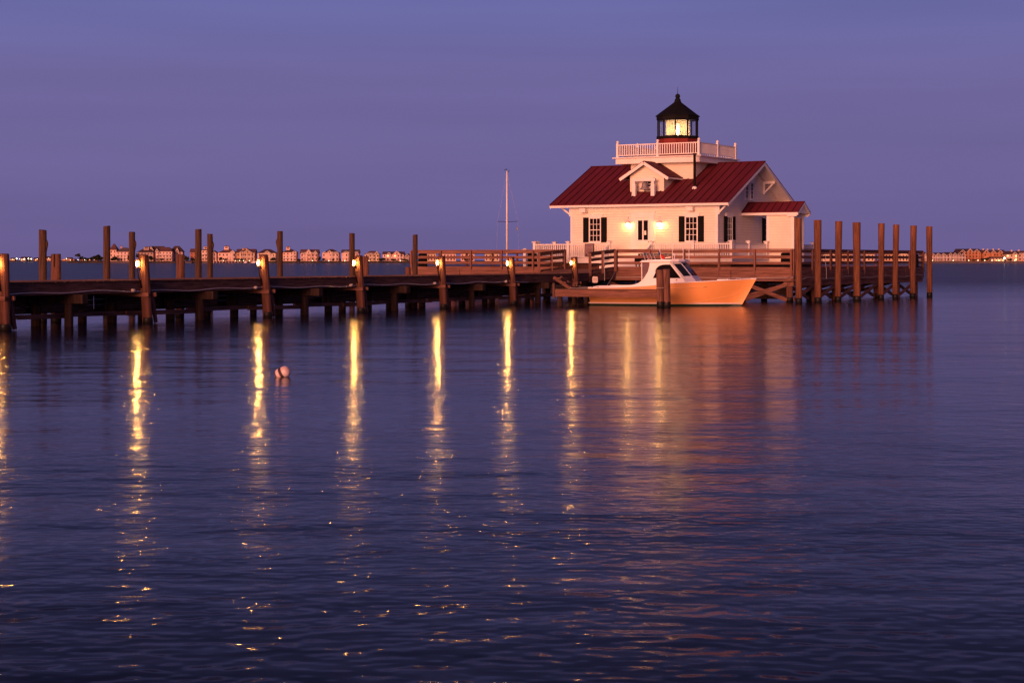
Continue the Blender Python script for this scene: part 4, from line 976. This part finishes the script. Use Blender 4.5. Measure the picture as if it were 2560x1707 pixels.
# pale conduit along the platform front and side with two upright branches
cd = house_root('platform_conduit', 'pale conduit clipped along the platform edge with two upright branches', 'conduit')
MB().tube([(at_px(1500, PYF - .12), PYF - .12, 1.2), (at_px(1510, PYF - .12), PYF - .12, 1.36), (3, PYF - .12, 1.40), (8, PYF - .12, 1.37), (PXR + .12, PYF - .12, 1.42)], .016, 5).build('run', 'conduit', cd)
b = MB(); pts = []
for i in range(40): y = PYF + .2 + i * 23.2 / 39; pts.append((PXR + .10, y, 1.36 + .05 * math.sin(i * .55) + (-.10 if i < 3 else 0)))
b.tube(pts, .016, 5).build('run', 'conduit', cd)
for y in (PYF + 5.0, PYF + 17.6): MB().tube([(PXR + .15, y, 1.3), (PXR + .15, y, 1.85), (PXR + .15, y - .12, 2.1), (PXR + .15, y - .12, 2.6)], .018, 5).build('branch', 'conduit', cd)
c2 = thing('ramp_conduit', 'thin pale conduit rising up a post of the ramp fence behind the boat', 'conduit', (PX(1511, 104.6), 104.4, 0))
MB().tube([(0, 0, PZ(702, 104.6)), (0, 0, PZ(675, 104.6)), (-.03, 0, PZ(665, 104.6)), (-.03, 0, PZ(630, 104.6))], .016, 5).build('run', 'conduit', c2)

# ------------------------------------------------------------------ mooring buoy
by = thing('mooring_buoy', 'round white mooring buoy with a dark band floating on open water', 'buoy', (PX(705, 36.3), 36.3, 0))
def capsule(b, r, h, rot):
    prof = []
    for i in range(11): a = -math.pi / 2 + math.pi * i / 10; prof.append((max(.004, r * math.cos(a)), r * math.sin(a) + (h if a > 0 else -h)))
    b.lathe(prof, (0, 0, 0), 24); b.v = [tuple(rot @ Vector(v)) for v in b.v]
rot = Matrix.Rotation(R(62), 3, 'Y') @ Matrix.Rotation(R(10), 3, 'X')
b = MB(); capsule(b, .125, .05, rot); b.v = [(x + .01, y, z + .075) for x, y, z in b.v]; b.build('float', 'buoy', by, smooth=True)
b = MB().lathe([(.1265, -.035), (.128, 0), (.1265, .025)], n=24); b.v = [tuple(rot @ Vector(v)) for v in b.v]; b.v = [(x - .075 * 0 + .01, y, z + .075) for x, y, z in b.v]; b.build('band', 'band', by, smooth=True)
b = MB().lathe([(.106, -.03), (.107, 0), (.094, .022)], n=24); b.v = [tuple(rot @ (Vector(v) + Vector((0, 0, -.11)))) for v in b.v]; b.v = [(x + .01, y, z + .075) for x, y, z in b.v]; b.build('band', 'band', by, smooth=True)
# ------------------------------------------------------------------ far shore, its houses, shrubs and lamps
FD = 1500.0; GZ = 1.55
rs = random.Random(11)
def shore(name, x0, x1, Y, depth, m, rise):
    b = MB(); n = int((x1 - x0) / 9)
    for i in range(n + 1):
        x = x0 + (x1 - x0) * i / n; o = rs.uniform(-2.5, 2.5); b.v += [(x, Y + o, -.3), (x, Y + 1.5 + o, rise * .45), (x, Y + 9 + o, rise), (x, Y + depth, rise)]
    for i in range(n):
        for j in range(3): a = i * 4 + j; b.f.append((a, a + 4, a + 5, a + 1))
    o = b.build(name, m); o['kind'] = 'structure'; return o
shore('far_shore', PX(168, FD), PX(2900, FD), FD, 300, M['grass'], GZ)
shore('distant_shore', PX(-500, 2600), PX(330, 2600), 2600, 400, M['grass'], 1.6)
for x0, x1, lb in ((270, 327, 'beach'), (452, 480, 'beach'), (505, 600, 'beach'), (2290, 2700, 'beach')):
    b = MB(); a, c = PX(x0, FD - 3), PX(x1, FD - 3); n = 12
    for i in range(n + 1): x = a + (c - a) * i / n; b.v += [(x, FD - 6 + rs.uniform(-.5, .5), -.2), (x, FD - 3.2, .75), (x, FD + 2.5, 1.0 if i in (0, n) else 1.2)]
    for i in range(n):
        for j in range(2): k = i * 3 + j; b.f.append((k, k + 3, k + 4, k + 1))
    o = b.build('beach', 'sand'); o['kind'] = 'structure'
hips = lambda b, x0, x1, y0, y1, z0, z1, rf=.35, ox=0: (b.quad((x0, y0, z0), (x1, y0, z0), (ox + (x0 + x1) / 2 + (x1 - x0) * rf / 2, (y0 + y1) / 2, z1), (ox + (x0 + x1) / 2 - (x1 - x0) * rf / 2, (y0 + y1) / 2, z1)),
    b.quad((x1, y1, z0), (x0, y1, z0), (ox + (x0 + x1) / 2 - (x1 - x0) * rf / 2, (y0 + y1) / 2, z1), (ox + (x0 + x1) / 2 + (x1 - x0) * rf / 2, (y0 + y1) / 2, z1)),
    b.tri((x0, y1, z0), (x0, y0, z0), (ox + (x0 + x1) / 2 - (x1 - x0) * rf / 2, (y0 + y1) / 2, z1)), b.tri((x1, y0, z0), (x1, y1, z0), (ox + (x0 + x1) / 2 + (x1 - x0) * rf / 2, (y0 + y1) / 2, z1)), b.quad((x0, y0, z0), (x0, y1, z0), (x1, y1, z0), (x1, y0, z0)))
wmesh = {}
def far_house(label, p0, p1, ye, yr, wcol, rcol, style='hip', gables=(), cup=None, balc=(), D=FD + 16, chim=(), lit=0, cat='house', name='beach_house', cols=None, group='houses along the far shore', rf=.35, base=GZ):
    if name == 'beach_house': yr -= 1.1; ye += .9
    S = D / F; W = (p1 - p0) * S; X = PX((p0 + p1) / 2, D); dp = max(9, min(16, W * .8)); ze, zr = PZ(ye, D), PZ(yr, D)
    t = thing(name, label, cat, (X, D, 0), 0, group); h = W / 2
    MB().box(-h, h, 0, dp, base - .3, ze).build('wall', wcol, t)
    b = MB(); ov = .55
    if style == 'hip': hips(b, -h - ov, h + ov, -ov, dp + ov, ze, zr, rf)
    elif style == 'ridge':
        b.prism([(-h - ov, -ov, ze), (-h - ov, dp + ov, ze), (-h - ov, dp / 2, zr)], (W + 2 * ov, 0, 0))
    else:
        b.prism([(-h - ov, -ov, ze - .15), (h + ov, -ov, ze - .15), (0, -ov, zr)], (0, dp + 2 * ov, 0))
        MB().prism([(-h, -ov - .08, ze - .1), (h, -ov - .08, ze - .1), (0, -ov - .08, zr - .7)], (0, .07, 0)).build('gable', wcol, t)
    rf_ = b.build('roof', rcol, t)
    for gx, gw, gy in gables:
        zt = PZ(gy, D); gx_, gw_ = -h + gx * W, gw * W / 2; zb = ze - .2
        MB().box(gx_ - gw_, gx_ + gw_, -1.3, -.01, base - .3, zb).build('gable_bay', wcol, t)
        MB().prism([(gx_ - gw_ - .4, -1.8, zb), (gx_ + gw_ + .4, -1.8, zb), (gx_, -1.8, zt)], (0, dp / 2 + 1, 0)).build('gable_roof', rcol, t)
        MB().prism([(gx_ - gw_ + .1, -1.88, zb + .05), (gx_ + gw_ - .1, -1.88, zb + .05), (gx_, -1.88, zt - .75)], (0, .07, 0)).build('gable', wcol, t)
        MB().beam((gx_ - gw_ - .45, -1.86, zb - .02), (gx_, -1.86, zt - .1), .12, .28).beam((gx_ + gw_ + .45, -1.86, zb - .02), (gx_, -1.86, zt - .1), .12, .28).build('barge_board', 'h_trim', t)
        MB().box(gx_ - .5, gx_ + .5, -1.94, -1.885, zb + .35, zb + .35 + min(1.3, (zt - zb) * .35)).build('window', 'hglass', t)
    if cup:
        cx, cw, cyt = cup; cx = -h + cx * W; cw = cw * S / 2; zt = PZ(cyt, D); zm = zt - (zt - zr) * .30
        c = MB().box(cx - cw, cx + cw, dp / 2 - cw, dp / 2 + cw, zr - 1.6, zm).build('cupola', wcol, t)
        b = MB(); hips(b, cx - cw - .5, cx + cw + .5, dp / 2 - cw - .5, dp / 2 + cw + .5, zm, zt, .05); b.build('roof', rcol, c)
        MB().box(cx - cw * .6, cx + cw * .6, dp / 2 - cw - .05, dp / 2 - cw - .01, zm - 1.5, zm - .5).build('window', 'hglass', c)
    for cx in chim:
        cx = -h + cx * W; MB().box(cx - .6, cx + .6, dp / 2 - .6, dp / 2 + .6, zr - 2, zr + .9).build('chimney', 'w_cream', rf_)
    nst = max(2, round((ze - base) / 3.0)); fh = (ze - base) / nst
    nc = cols or max(2, round(W / 2.9)); gxs = [(-h + g[0] * W, g[1] * W / 2) for g in gables]
    for r in range(nst):
        for c in range(nc):
            x = -h + W * (c + .5) / nc; yo = -.05
            for gx, gw in gxs:
                if abs(x - gx) < gw - .5: yo = -1.36
            z = base + fh * (r + .28); m = 'hwarm' if lit and rs.random() < lit else 'hglass'
            k = (m, round(fh, 1))
            if k not in wmesh:
                o = MB().box(-.55, .55, 0, .04, 0, min(1.5, fh * .5)).build('window', m, t); wmesh[k] = o.data
            else: o = bpy.data.objects.new('window', wmesh[k]); COL.objects.link(o); o.parent = t
            o.location = (x, yo, z)
    for f0, f1, lv in balc:
        x0, x1 = -h + f0 * W, -h + f1 * W; z = base + fh * lv; b = MB().box(x0, x1, -2.2, -.02 if not gxs else -1.4, z - .18, z)
        b.box(x0, x1, -2.22, -2.12, z + .85, z + 1.0); n = max(2, round((x1 - x0) / 2.6))
        for i in range(n + 1): xx = x0 + (x1 - x0) * i / n; b.box(xx - .13, xx + .13, -2.21, -2.11, base - .2, min(ze - .1, z + fh - .2))
        k = x0
        while k < x1: b.box(k, k + .09, -2.18, -2.14, z, z + .85); k += .42
        b.build('balcony', 'h_trim', t)
    return t
H = far_house
H('narrow pink white tower house at the near end of the beach houses', 274, 291, 624, 610, 'w_pink', 'r_red', 'hip', balc=((.1, .9, 1),), rf=.1)
H('dark hipped beach house with pale balconies and a small cupola, beside the tower house', 291, 326, 629, 620, 'w_pink', 'r_grey', 'hip', cup=(.28, 4, 613.5), balc=((.1, .9, 1), (.1, .75, 2)))
H('low dark roofed house with a wide square cupola, behind the second lamp piling', 343, 383, 630, 622.5, 'w_grey', 'r_dark', 'hip', cup=(.52, 13, 616))
H('peach gabled house with a long dark ridge, half hidden by the balcony house', 373, 407, 627, 616.5, 'w_tan', 'r_dark', 'ridge', gables=((.17, .34, 616.5),), D=FD + 40)
H('large pink house with two tiers of columned balconies', 390, 430, 628, 619, 'w_pink', 'r_red', 'hip', gables=((.08, .16, 622),), balc=((.15, .98, 1), (.15, .98, 2)), lit=.06, rf=.5)
H('tall dark roofed wing with a pale dormer next to the columned balcony house', 424, 456, 629, 616, 'w_pink', 'r_dark', 'hip', gables=((.62, .24, 620),), balc=((0, .5, 1),), D=FD + 26)
H('rust coloured house partly behind the taller of two close piles', 475.5, 500, 630, 622.5, 'w_rust', 'r_red', 'ridge')
H('pale three storey house with a flat topped cupola between two close piles', 504, 526, 625, 622, 'w_pink', 'r_grey', 'hip', cup=(.4, 10, 615.5), balc=((.1, .9, 1), (.1, .9, 2)))
H('pale narrow wing seen just past the shorter of two close piles', 527, 541, 631, 627.5, 'w_pink', 'r_red', 'gable', balc=((.1, .9, 1),), D=FD + 22)
H('big pale house under a broad hip roof crowned by a tall square cupola', 545, 590, 631, 622.5, 'w_pink', 'r_red', 'hip', gables=((.82, .24, 625.5),), cup=(.42, 11, 613.5), balc=((.45, .95, 1), (.7, .95, 2)), rf=.12)
H('tan shingled house with a wide front gable and a low cupola', 591, 637, 631, 623.5, 'w_tan', 'r_red', 'ridge', gables=((.62, .5, 624.5), (.3, .22, 628)), cup=(.42, 12, 619.5), balc=((.25, .95, 1),))
H('cream house with a broad dark hip roof behind the third lamp piling', 644, 689, 632, 624, 'w_cream', 'r_dark', 'hip', gables=((.55, .36, 627),), balc=((.05, .4, 1), (.6, .95, 1)), rf=.3)
H('house on a reddish base with a white cupola beside the notched pile', 706, 742, 630, 624, 'w_pink', 'r_dark', 'hip', gables=((.85, .26, 627),), cup=(.35, 9, 615.5), balc=((.05, .95, 1), (.6, .95, 2)), rf=.2)
H('pink house with a tall middle gable and two smaller ones', 751, 795, 633, 624.5, 'w_pink', 'r_red', 'ridge', gables=((.48, .36, 623.5), (.86, .22, 627.5)), balc=((.05, .95, 1), (.05, .95, 2)), lit=.05)
H('pink house with a steep roof and a low flat wing on one side', 806, 847, 632, 624, 'w_pink', 'r_dark', 'hip', gables=((.15, .26, 629), (.45, .34, 626)), balc=((.55, .98, 1), (.5, .98, 2)), rf=.2)
H('pale three storey house cut in two by the tallest thin pile mid dock', 854, 897, 631.5, 625, 'w_pink', 'r_grey', 'ridge', gables=((.28, .36, 628),), balc=((.4, .98, 1), (.4, .98, 2)))
H('orange toned house with a corner tower, right of the short dark piling', 912, 949, 635, 628.5, 'w_cream', 'r_red', 'hip', gables=((.82, .24, 628),), balc=((.1, .7, 1), (.1, .7, 2)))
H('long pale house with a central gable and outdoor stairs, before the platform', 957, 1009, 635, 630, 'w_pink', 'r_red', 'ridge', gables=((.68, .34, 627), (.3, .16, 631)), balc=((.02, .98, 1),), lit=.05)
H('small dark roofed house between the long pale house and the platform', 1010, 1026, 640, 635, 'w_grey', 'r_dark', 'hip', gables=((.5, .6, 635),))
H('pale house seen between fence rails at the far end of the platform', 1068, 1090, 634, 627.5, 'w_cream', 'r_red', 'hip')
H('wide pale house seen through the platform fence behind the fifth lamp', 1100, 1140, 634, 628, 'w_pink', 'r_dark', 'ridge', balc=((.05, .95, 1),))
H('pale gabled house seen through the platform fence, mid way to the mast', 1152, 1186, 634, 627.5, 'w_pink', 'r_red', 'hip', gables=((.5, .4, 629),))
H('plain pale house seen through the platform fence just before the mast', 1212, 1248, 634, 628.5, 'w_cream', 'r_grey', 'ridge')
H('low pale house seen through the fence right of the first tall side piling', 2058, 2094, 636, 629, 'w_cream', 'r_dark', 'ridge', gables=((.25, .3, 630), (.75, .3, 630)), balc=((.02, .98, 1),))
H('tan house seen through the fence between the third and fourth side pilings', 2106, 2131, 635, 628, 'w_tan', 'r_dark', 'ridge', chim=(.45,))
H('pale house seen through the fence just past the thickest side piling', 2158, 2186, 635, 628.5, 'w_cream', 'r_red', 'ridge', chim=(.9,))
H('tan house seen through the fence between the fifth and sixth side pilings', 2212, 2236, 635, 628, 'w_tan', 'r_dark', 'ridge')
H('pale gabled house seen through the fence past the sixth side piling', 2246, 2271, 636, 630, 'w_cream', 'r_dark', 'gable', chim=(.9,), balc=((.02, .98, 1),))
TH = 'townhouse rows on the far shore'
H('pinkish townhouse row with small gables, starting behind the last side piling', 2308, 2365, 637, 631.5, 'w_grey', 'r_dark', 'ridge', gables=((.12, .14, 633), (.4, .14, 633), (.64, .14, 633), (.88, .14, 633)), balc=((0, 1, 1),), name='townhouse_row', cat='townhouses', group=TH)
H('grey pink townhouse row with four small gables before the tall orange block', 2366, 2412, 637, 630.5, 'w_grey', 'r_dark', 'ridge', gables=((.2, .15, 632), (.44, .15, 632), (.68, .15, 632), (.9, .15, 632)), balc=((0, 1, 1),), name='townhouse_row', cat='townhouses', group=TH)
CB = 'orange apartment blocks on the far shore'
H('tallest orange apartment block with stepped dark roofs', 2396, 2452, 630, 622, 'w_orange', 'r_dark', 'ridge', gables=((.18, .2, 625), (.5, .24, 621.5), (.8, .24, 623.5)), D=FD + 50, name='apartment_block', cat='apartments', group=CB)
H('second orange apartment block with slanting roof ends and pale chimneys', 2458, 2514, 632, 624.5, 'w_orange', 'r_red', 'ridge', gables=((.12, .22, 625), (.45, .2, 626), (.75, .2, 626)), chim=(.1, .3, .55, .8), D=FD + 45, name='apartment_block', cat='apartments', group=CB)
H('cream yellow house with a lit front gable near the picture edge', 2515, 2544, 635, 629, 'w_cream', 'r_dark', 'ridge', gables=((.72, .38, 630),), chim=(.6,), lit=.25, balc=((.02, .5, 1),))
H('pink balconied house cut by the picture edge', 2546, 2590, 635, 628, 'w_pink', 'r_red', 'ridge', gables=((.3, .3, 632),), chim=(.12,), balc=((0, 1, 1), (0, 1, 2)))
H('long low shed with a pale lit front before the orange apartments', 2479, 2511, 645.5, 642, 'w_cream', 'r_dark', 'ridge', D=FD + 10, name='boat_shed', cat='shed', group=None, lit=.3)
LG = 'small distant houses at the far end of the shore'
for k, (p0, p1, ye, yr, wc, lb) in enumerate(((26, 37, 648, 644.5, 'w_rust', 'small distant reddish house next to the picture edge piling'), (52, 64, 647, 642, 'w_pink', 'small distant pale house above the brightest pair of shore lights'), (66, 76, 647, 642.5, 'w_grey', 'small distant grey house under the middle shore lights'),
                                     (84, 95, 648, 644, 'w_rust', 'small distant dark house just before the first tall pile'), (116, 127, 646, 641, 'w_pink', 'small distant pale house between the tall pile and the cracked piling'), (155, 186, 648, 646, 'w_orange', 'long low orange lit building right of the cracked piling'),
                                     (166, 178, 646, 643.5, 'w_grey', 'small distant house behind the long low building'), (200, 208, 648.5, 646.5, 'w_orange', 'small orange hut under the lone umbrella shaped tree'), (213, 226, 648.5, 646.5, 'w_orange', 'low orange hut between the lone tree and the big shrub'), (234, 244, 648.5, 646.5, 'w_rust', 'low rusty hut in front of the big dark shrub'))):
    H(lb, p0, p1, ye, yr, wc, 'r_dark', 'ridge' if k != 5 else 'hip', D=2610 + 12 * (k % 3), lit=.3, name='distant_house', group=LG, cols=3)

def clump(name, label, px, w, ytop, D, group, trunk=.02, flat=1.0, n=240, ybase=652.5, cat='shrub'):
    S = D / F; r = w * S / 2; z1 = PZ(ytop, D); z0 = PZ(ybase, D); hh = (z1 - z0)
    t = thing(name, label, cat, (PX(px, D), D, z0), 0, group)
    cz = hh * (trunk + 1) / 2; rz = hh * (1 - trunk) / 2
    b = MB()
    lobes = [(rs.uniform(-.6, .6) * r, rs.uniform(-.5, .5) * r, cz + rs.uniform(-.4, .5) * rz, rs.uniform(.35, .6)) for _ in range(7)]
    for i in range(n):
        lx, ly, lz, lr = rs.choice(lobes); a, c = rs.uniform(0, 2 * math.pi), rs.uniform(-1, 1); q = math.sqrt(1 - c * c); rr = rs.uniform(.6, 1.05) * lr
        p = Vector((lx + q * math.cos(a) * rr * r, ly + q * math.sin(a) * rr * r, max(.15, lz + c * rr * rz * flat)))
        u = Vector((rs.uniform(-1, 1), rs.uniform(-1, 1), rs.uniform(-1, 1))).normalized(); v = u.orthogonal().normalized(); s = rs.uniform(.13, .26) * min(r, hh * .9)
        b.quad(p - u * s, p - v * s, p + u * s * 1.1, p + v * s)
    b.build('crown', 'leaf', t, fix=False)
    b = MB(); b.tube([(0, 0, -.4), (.1 * r, 0, hh * trunk), (0, 0, cz)], [max(.12, r * .06), max(.1, r * .05), .05], 6)
    for a in (.5, 2.4, 4.3): b.tube([(.08 * r, 0, hh * trunk), (r * .4 * math.cos(a), r * .4 * math.sin(a), cz)], [.1, .04], 5)
    b.build('trunk', 'bark', t); return t
SG = 'dark shrubs along the far shore'
clump('pine_tree', 'lone umbrella shaped tree on the distant shore, right of the cracked piling', 194, 13, 633.5, 1620, None, .45, .7, 260, 652, 'tree')
for px, w, yt, lb in ((203, 12, 641, 'small rounded shrub leaning against the lone umbrella tree'), (217, 15, 644, 'low spreading shrub on the distant point before the big dark shrub'), (244, 28, 637, 'biggest dark shrub, left of the tallest mooring pile'), (229, 12, 641, 'smaller shrub joined to the biggest dark shrub'),
                      (286, 20, 641, 'dark shrub below the narrow tower house'), (322, 9, 636, 'tall dark shrub between the cupola house and a split pile'), (345, 12, 632, 'dark shrub behind the second lamp piling'), (379, 12, 638, 'dark shrub before the columned balcony house'), (404, 10, 646, 'low shrub under the columned balconies'), (466, 19, 639.5, 'dark shrub left of the rust coloured house'),
                      (482, 12, 644, 'low shrub below the rust coloured house'), (552, 9, 643, 'pointed shrub below the tall cupola house'), (563, 8, 646, 'low shrub below the middle of the tall cupola house'), (589, 9, 645, 'dark shrub between the tall cupola house and the tan house'), (601, 18, 647, 'wide low shrub below the tan house'), (683, 15, 643, 'dark shrub before the notched pile'), (748, 11, 647, 'low shrub left of the three gabled pink house'),
                      (798, 10, 641, 'upright dark shrub left of the steep roofed pink house'), (808, 9, 645, 'rounded shrub below the steep roofed pink house'), (834, 8, 647, 'low shrub under the flat wing'), (850, 5, 645, 'slim dark shrub left of the house cut by the pile'), (958, 20, 645, 'wide dark shrub between the tower corner house and the long pale house'), (982, 16, 647, 'low hedge below the long pale house'), (1013, 16, 647, 'low hedge below the small dark roofed house'), (1028, 7, 643, 'dark shrub touching the platform corner piling'),
                      (1166, 14, 643, 'dark shrub seen through the platform fence before the mast'), (2455, 26, 645, 'long dark hedge before the orange apartments'), (2469, 9, 643.5, 'rounded shrub at the end of the long hedge'), (2432, 14, 648, 'low shrub before the tallest orange block'), (2525, 9, 645, 'dark shrub before the cream yellow house')):
    clump('shrub', lb, px, w, yt, FD + 9, SG)
def far_lamp(label, px, y, D, r, m, name, group, zb):
    t = thing(name, label, 'lamp', (PX(px, D), D, 0), 0, group); z = PZ(y, D)
    MB().box(-.09, .09, -.09, .09, zb, z - r * .8).build('post', 'pipe', t); MB().lathe([(r * .3, -r), (r, -r * .3), (r, r * .3), (r * .3, r)], (0, 0, z), 8).build('globe', m, t)
for px, lb in ((558.6, 'tall cupola house'), (589, 'gap before the tan house'), (599, 'near end of the tan house'), (609, 'middle of the tan house'), (623.5, 'far end of the tan house'), (781, 'three gabled pink house'), (822, 'steep roofed pink house'), (862, 'house cut by the thin pile'), (922, 'orange toned tower corner house'), (1001, 'end of the long pale house')):
    far_lamp('tiny lit path lamp on the shore below the ' + lb, px, 651.8, FD - 1, .33, 'pathlamp', 'path_lamp', 'path lamps on the far shore', .3)
for px, lb in ((2331, 'beside the last side piling'), (2383, 'below the grey pink townhouse row'), (2422, 'below the tallest orange block'), (2445, 'before the start of the long hedge'), (2462, 'before the end of the long hedge'), (2480, 'at the near end of the long low shed'), (2497, 'before the middle of the long low shed'), (2537, 'below the lit front gable by the picture edge')):
    far_lamp('tiny lit path lamp on the shore ' + lb, px, 651.2, FD - 1, .36, 'pathlamp', 'path_lamp', 'path lamps on the far shore', .3)
far_lamp('bright white floodlight at the end of the long low shed', 2511, 645.5, FD + 6, .75, 'farlamp', 'flood_lamp', None, .3)
for px, y, r, lb in ((32, 648.5, .6, 'first beside the piling at the picture edge'), (41.5, 646.8, 1.3, 'large one standing alone'), (49, 647.8, .55, 'small one between two large ones'), (60.5, 647.6, 1.4, 'brightest of all'), (71, 646.8, 1.25, 'left of a close bright pair'), (78, 647.4, 1.2, 'right of a close bright pair'), (93, 647.5, .5, 'faint one just left of the first tall pile'), (122, 646, .5, 'faint one by the cracked piling'), (166, 646.8, .7, 'small one over the long orange building'), (195, 650, .5, 'low one under the lone tree'), (211.5, 649.6, .55, 'low one right of the lone tree')):
    far_lamp('distant shore light, ' + lb, px, y, 2596, r * .6, 'farlamp', 'street_lamp', 'distant street lamps', .5)

for px, w_, lb in ((614, 6.5, 'tiny white motor boat moored at the far shore below the tan house'), (634, 11, 'small white cabin boat moored at the far shore before the third lamp piling')):
    D = FD - 9; L_ = w_ * D / F; t = thing('motor_boat', lb, 'boat', (PX(px, D), D, 0), 0, 'boats moored at the far shore')
    MB().prism([(-L_ / 2, -1.2, .9), (L_ / 2 + .3, -1.2, 1.3), (L_ / 2 - .5, -1.0, -.1), (-L_ / 2 + .1, -1.0, -.1)], (0, 2.4, 0)).build('hull', 'boatwhite', t)
    MB().prism([(-L_ * .15, -.8, 1.0), (L_ * .22, -.8, 1.1), (L_ * .08, -.8, 2.3), (-L_ * .15, -.8, 2.3)], (0, 1.6, 0)).build('cabin', 'boatwhite', t)
    MB().box(-L_ * .1, L_ * .08, -.86, -.81, 1.5, 2.1).build('window', 'glass', t)
D = FD - 8; t = thing('shore_dock', 'low timber dock with pale posts at the far shore below the tall cupola house', 'dock', (PX(575, D), D, 0), 0)
x0, x1 = PX(534, D) - PX(575, D), PX(640, D) - PX(575, D)
MB().box(x0, x1, -1, 3, 1.0, 1.2).build('deck', 'dock_x', t); b = MB(); x = x0
while x < x1: b.box(x - .15, x + .15, -1.05, -.75, -.5, 2.3); x += 2.6
b.build('posts', 'w_pink', t); MB().box(x0, PX(590, D) - PX(575, D), -1.02, -.9, 2.0, 2.2).build('rail', 'w_pink', t)
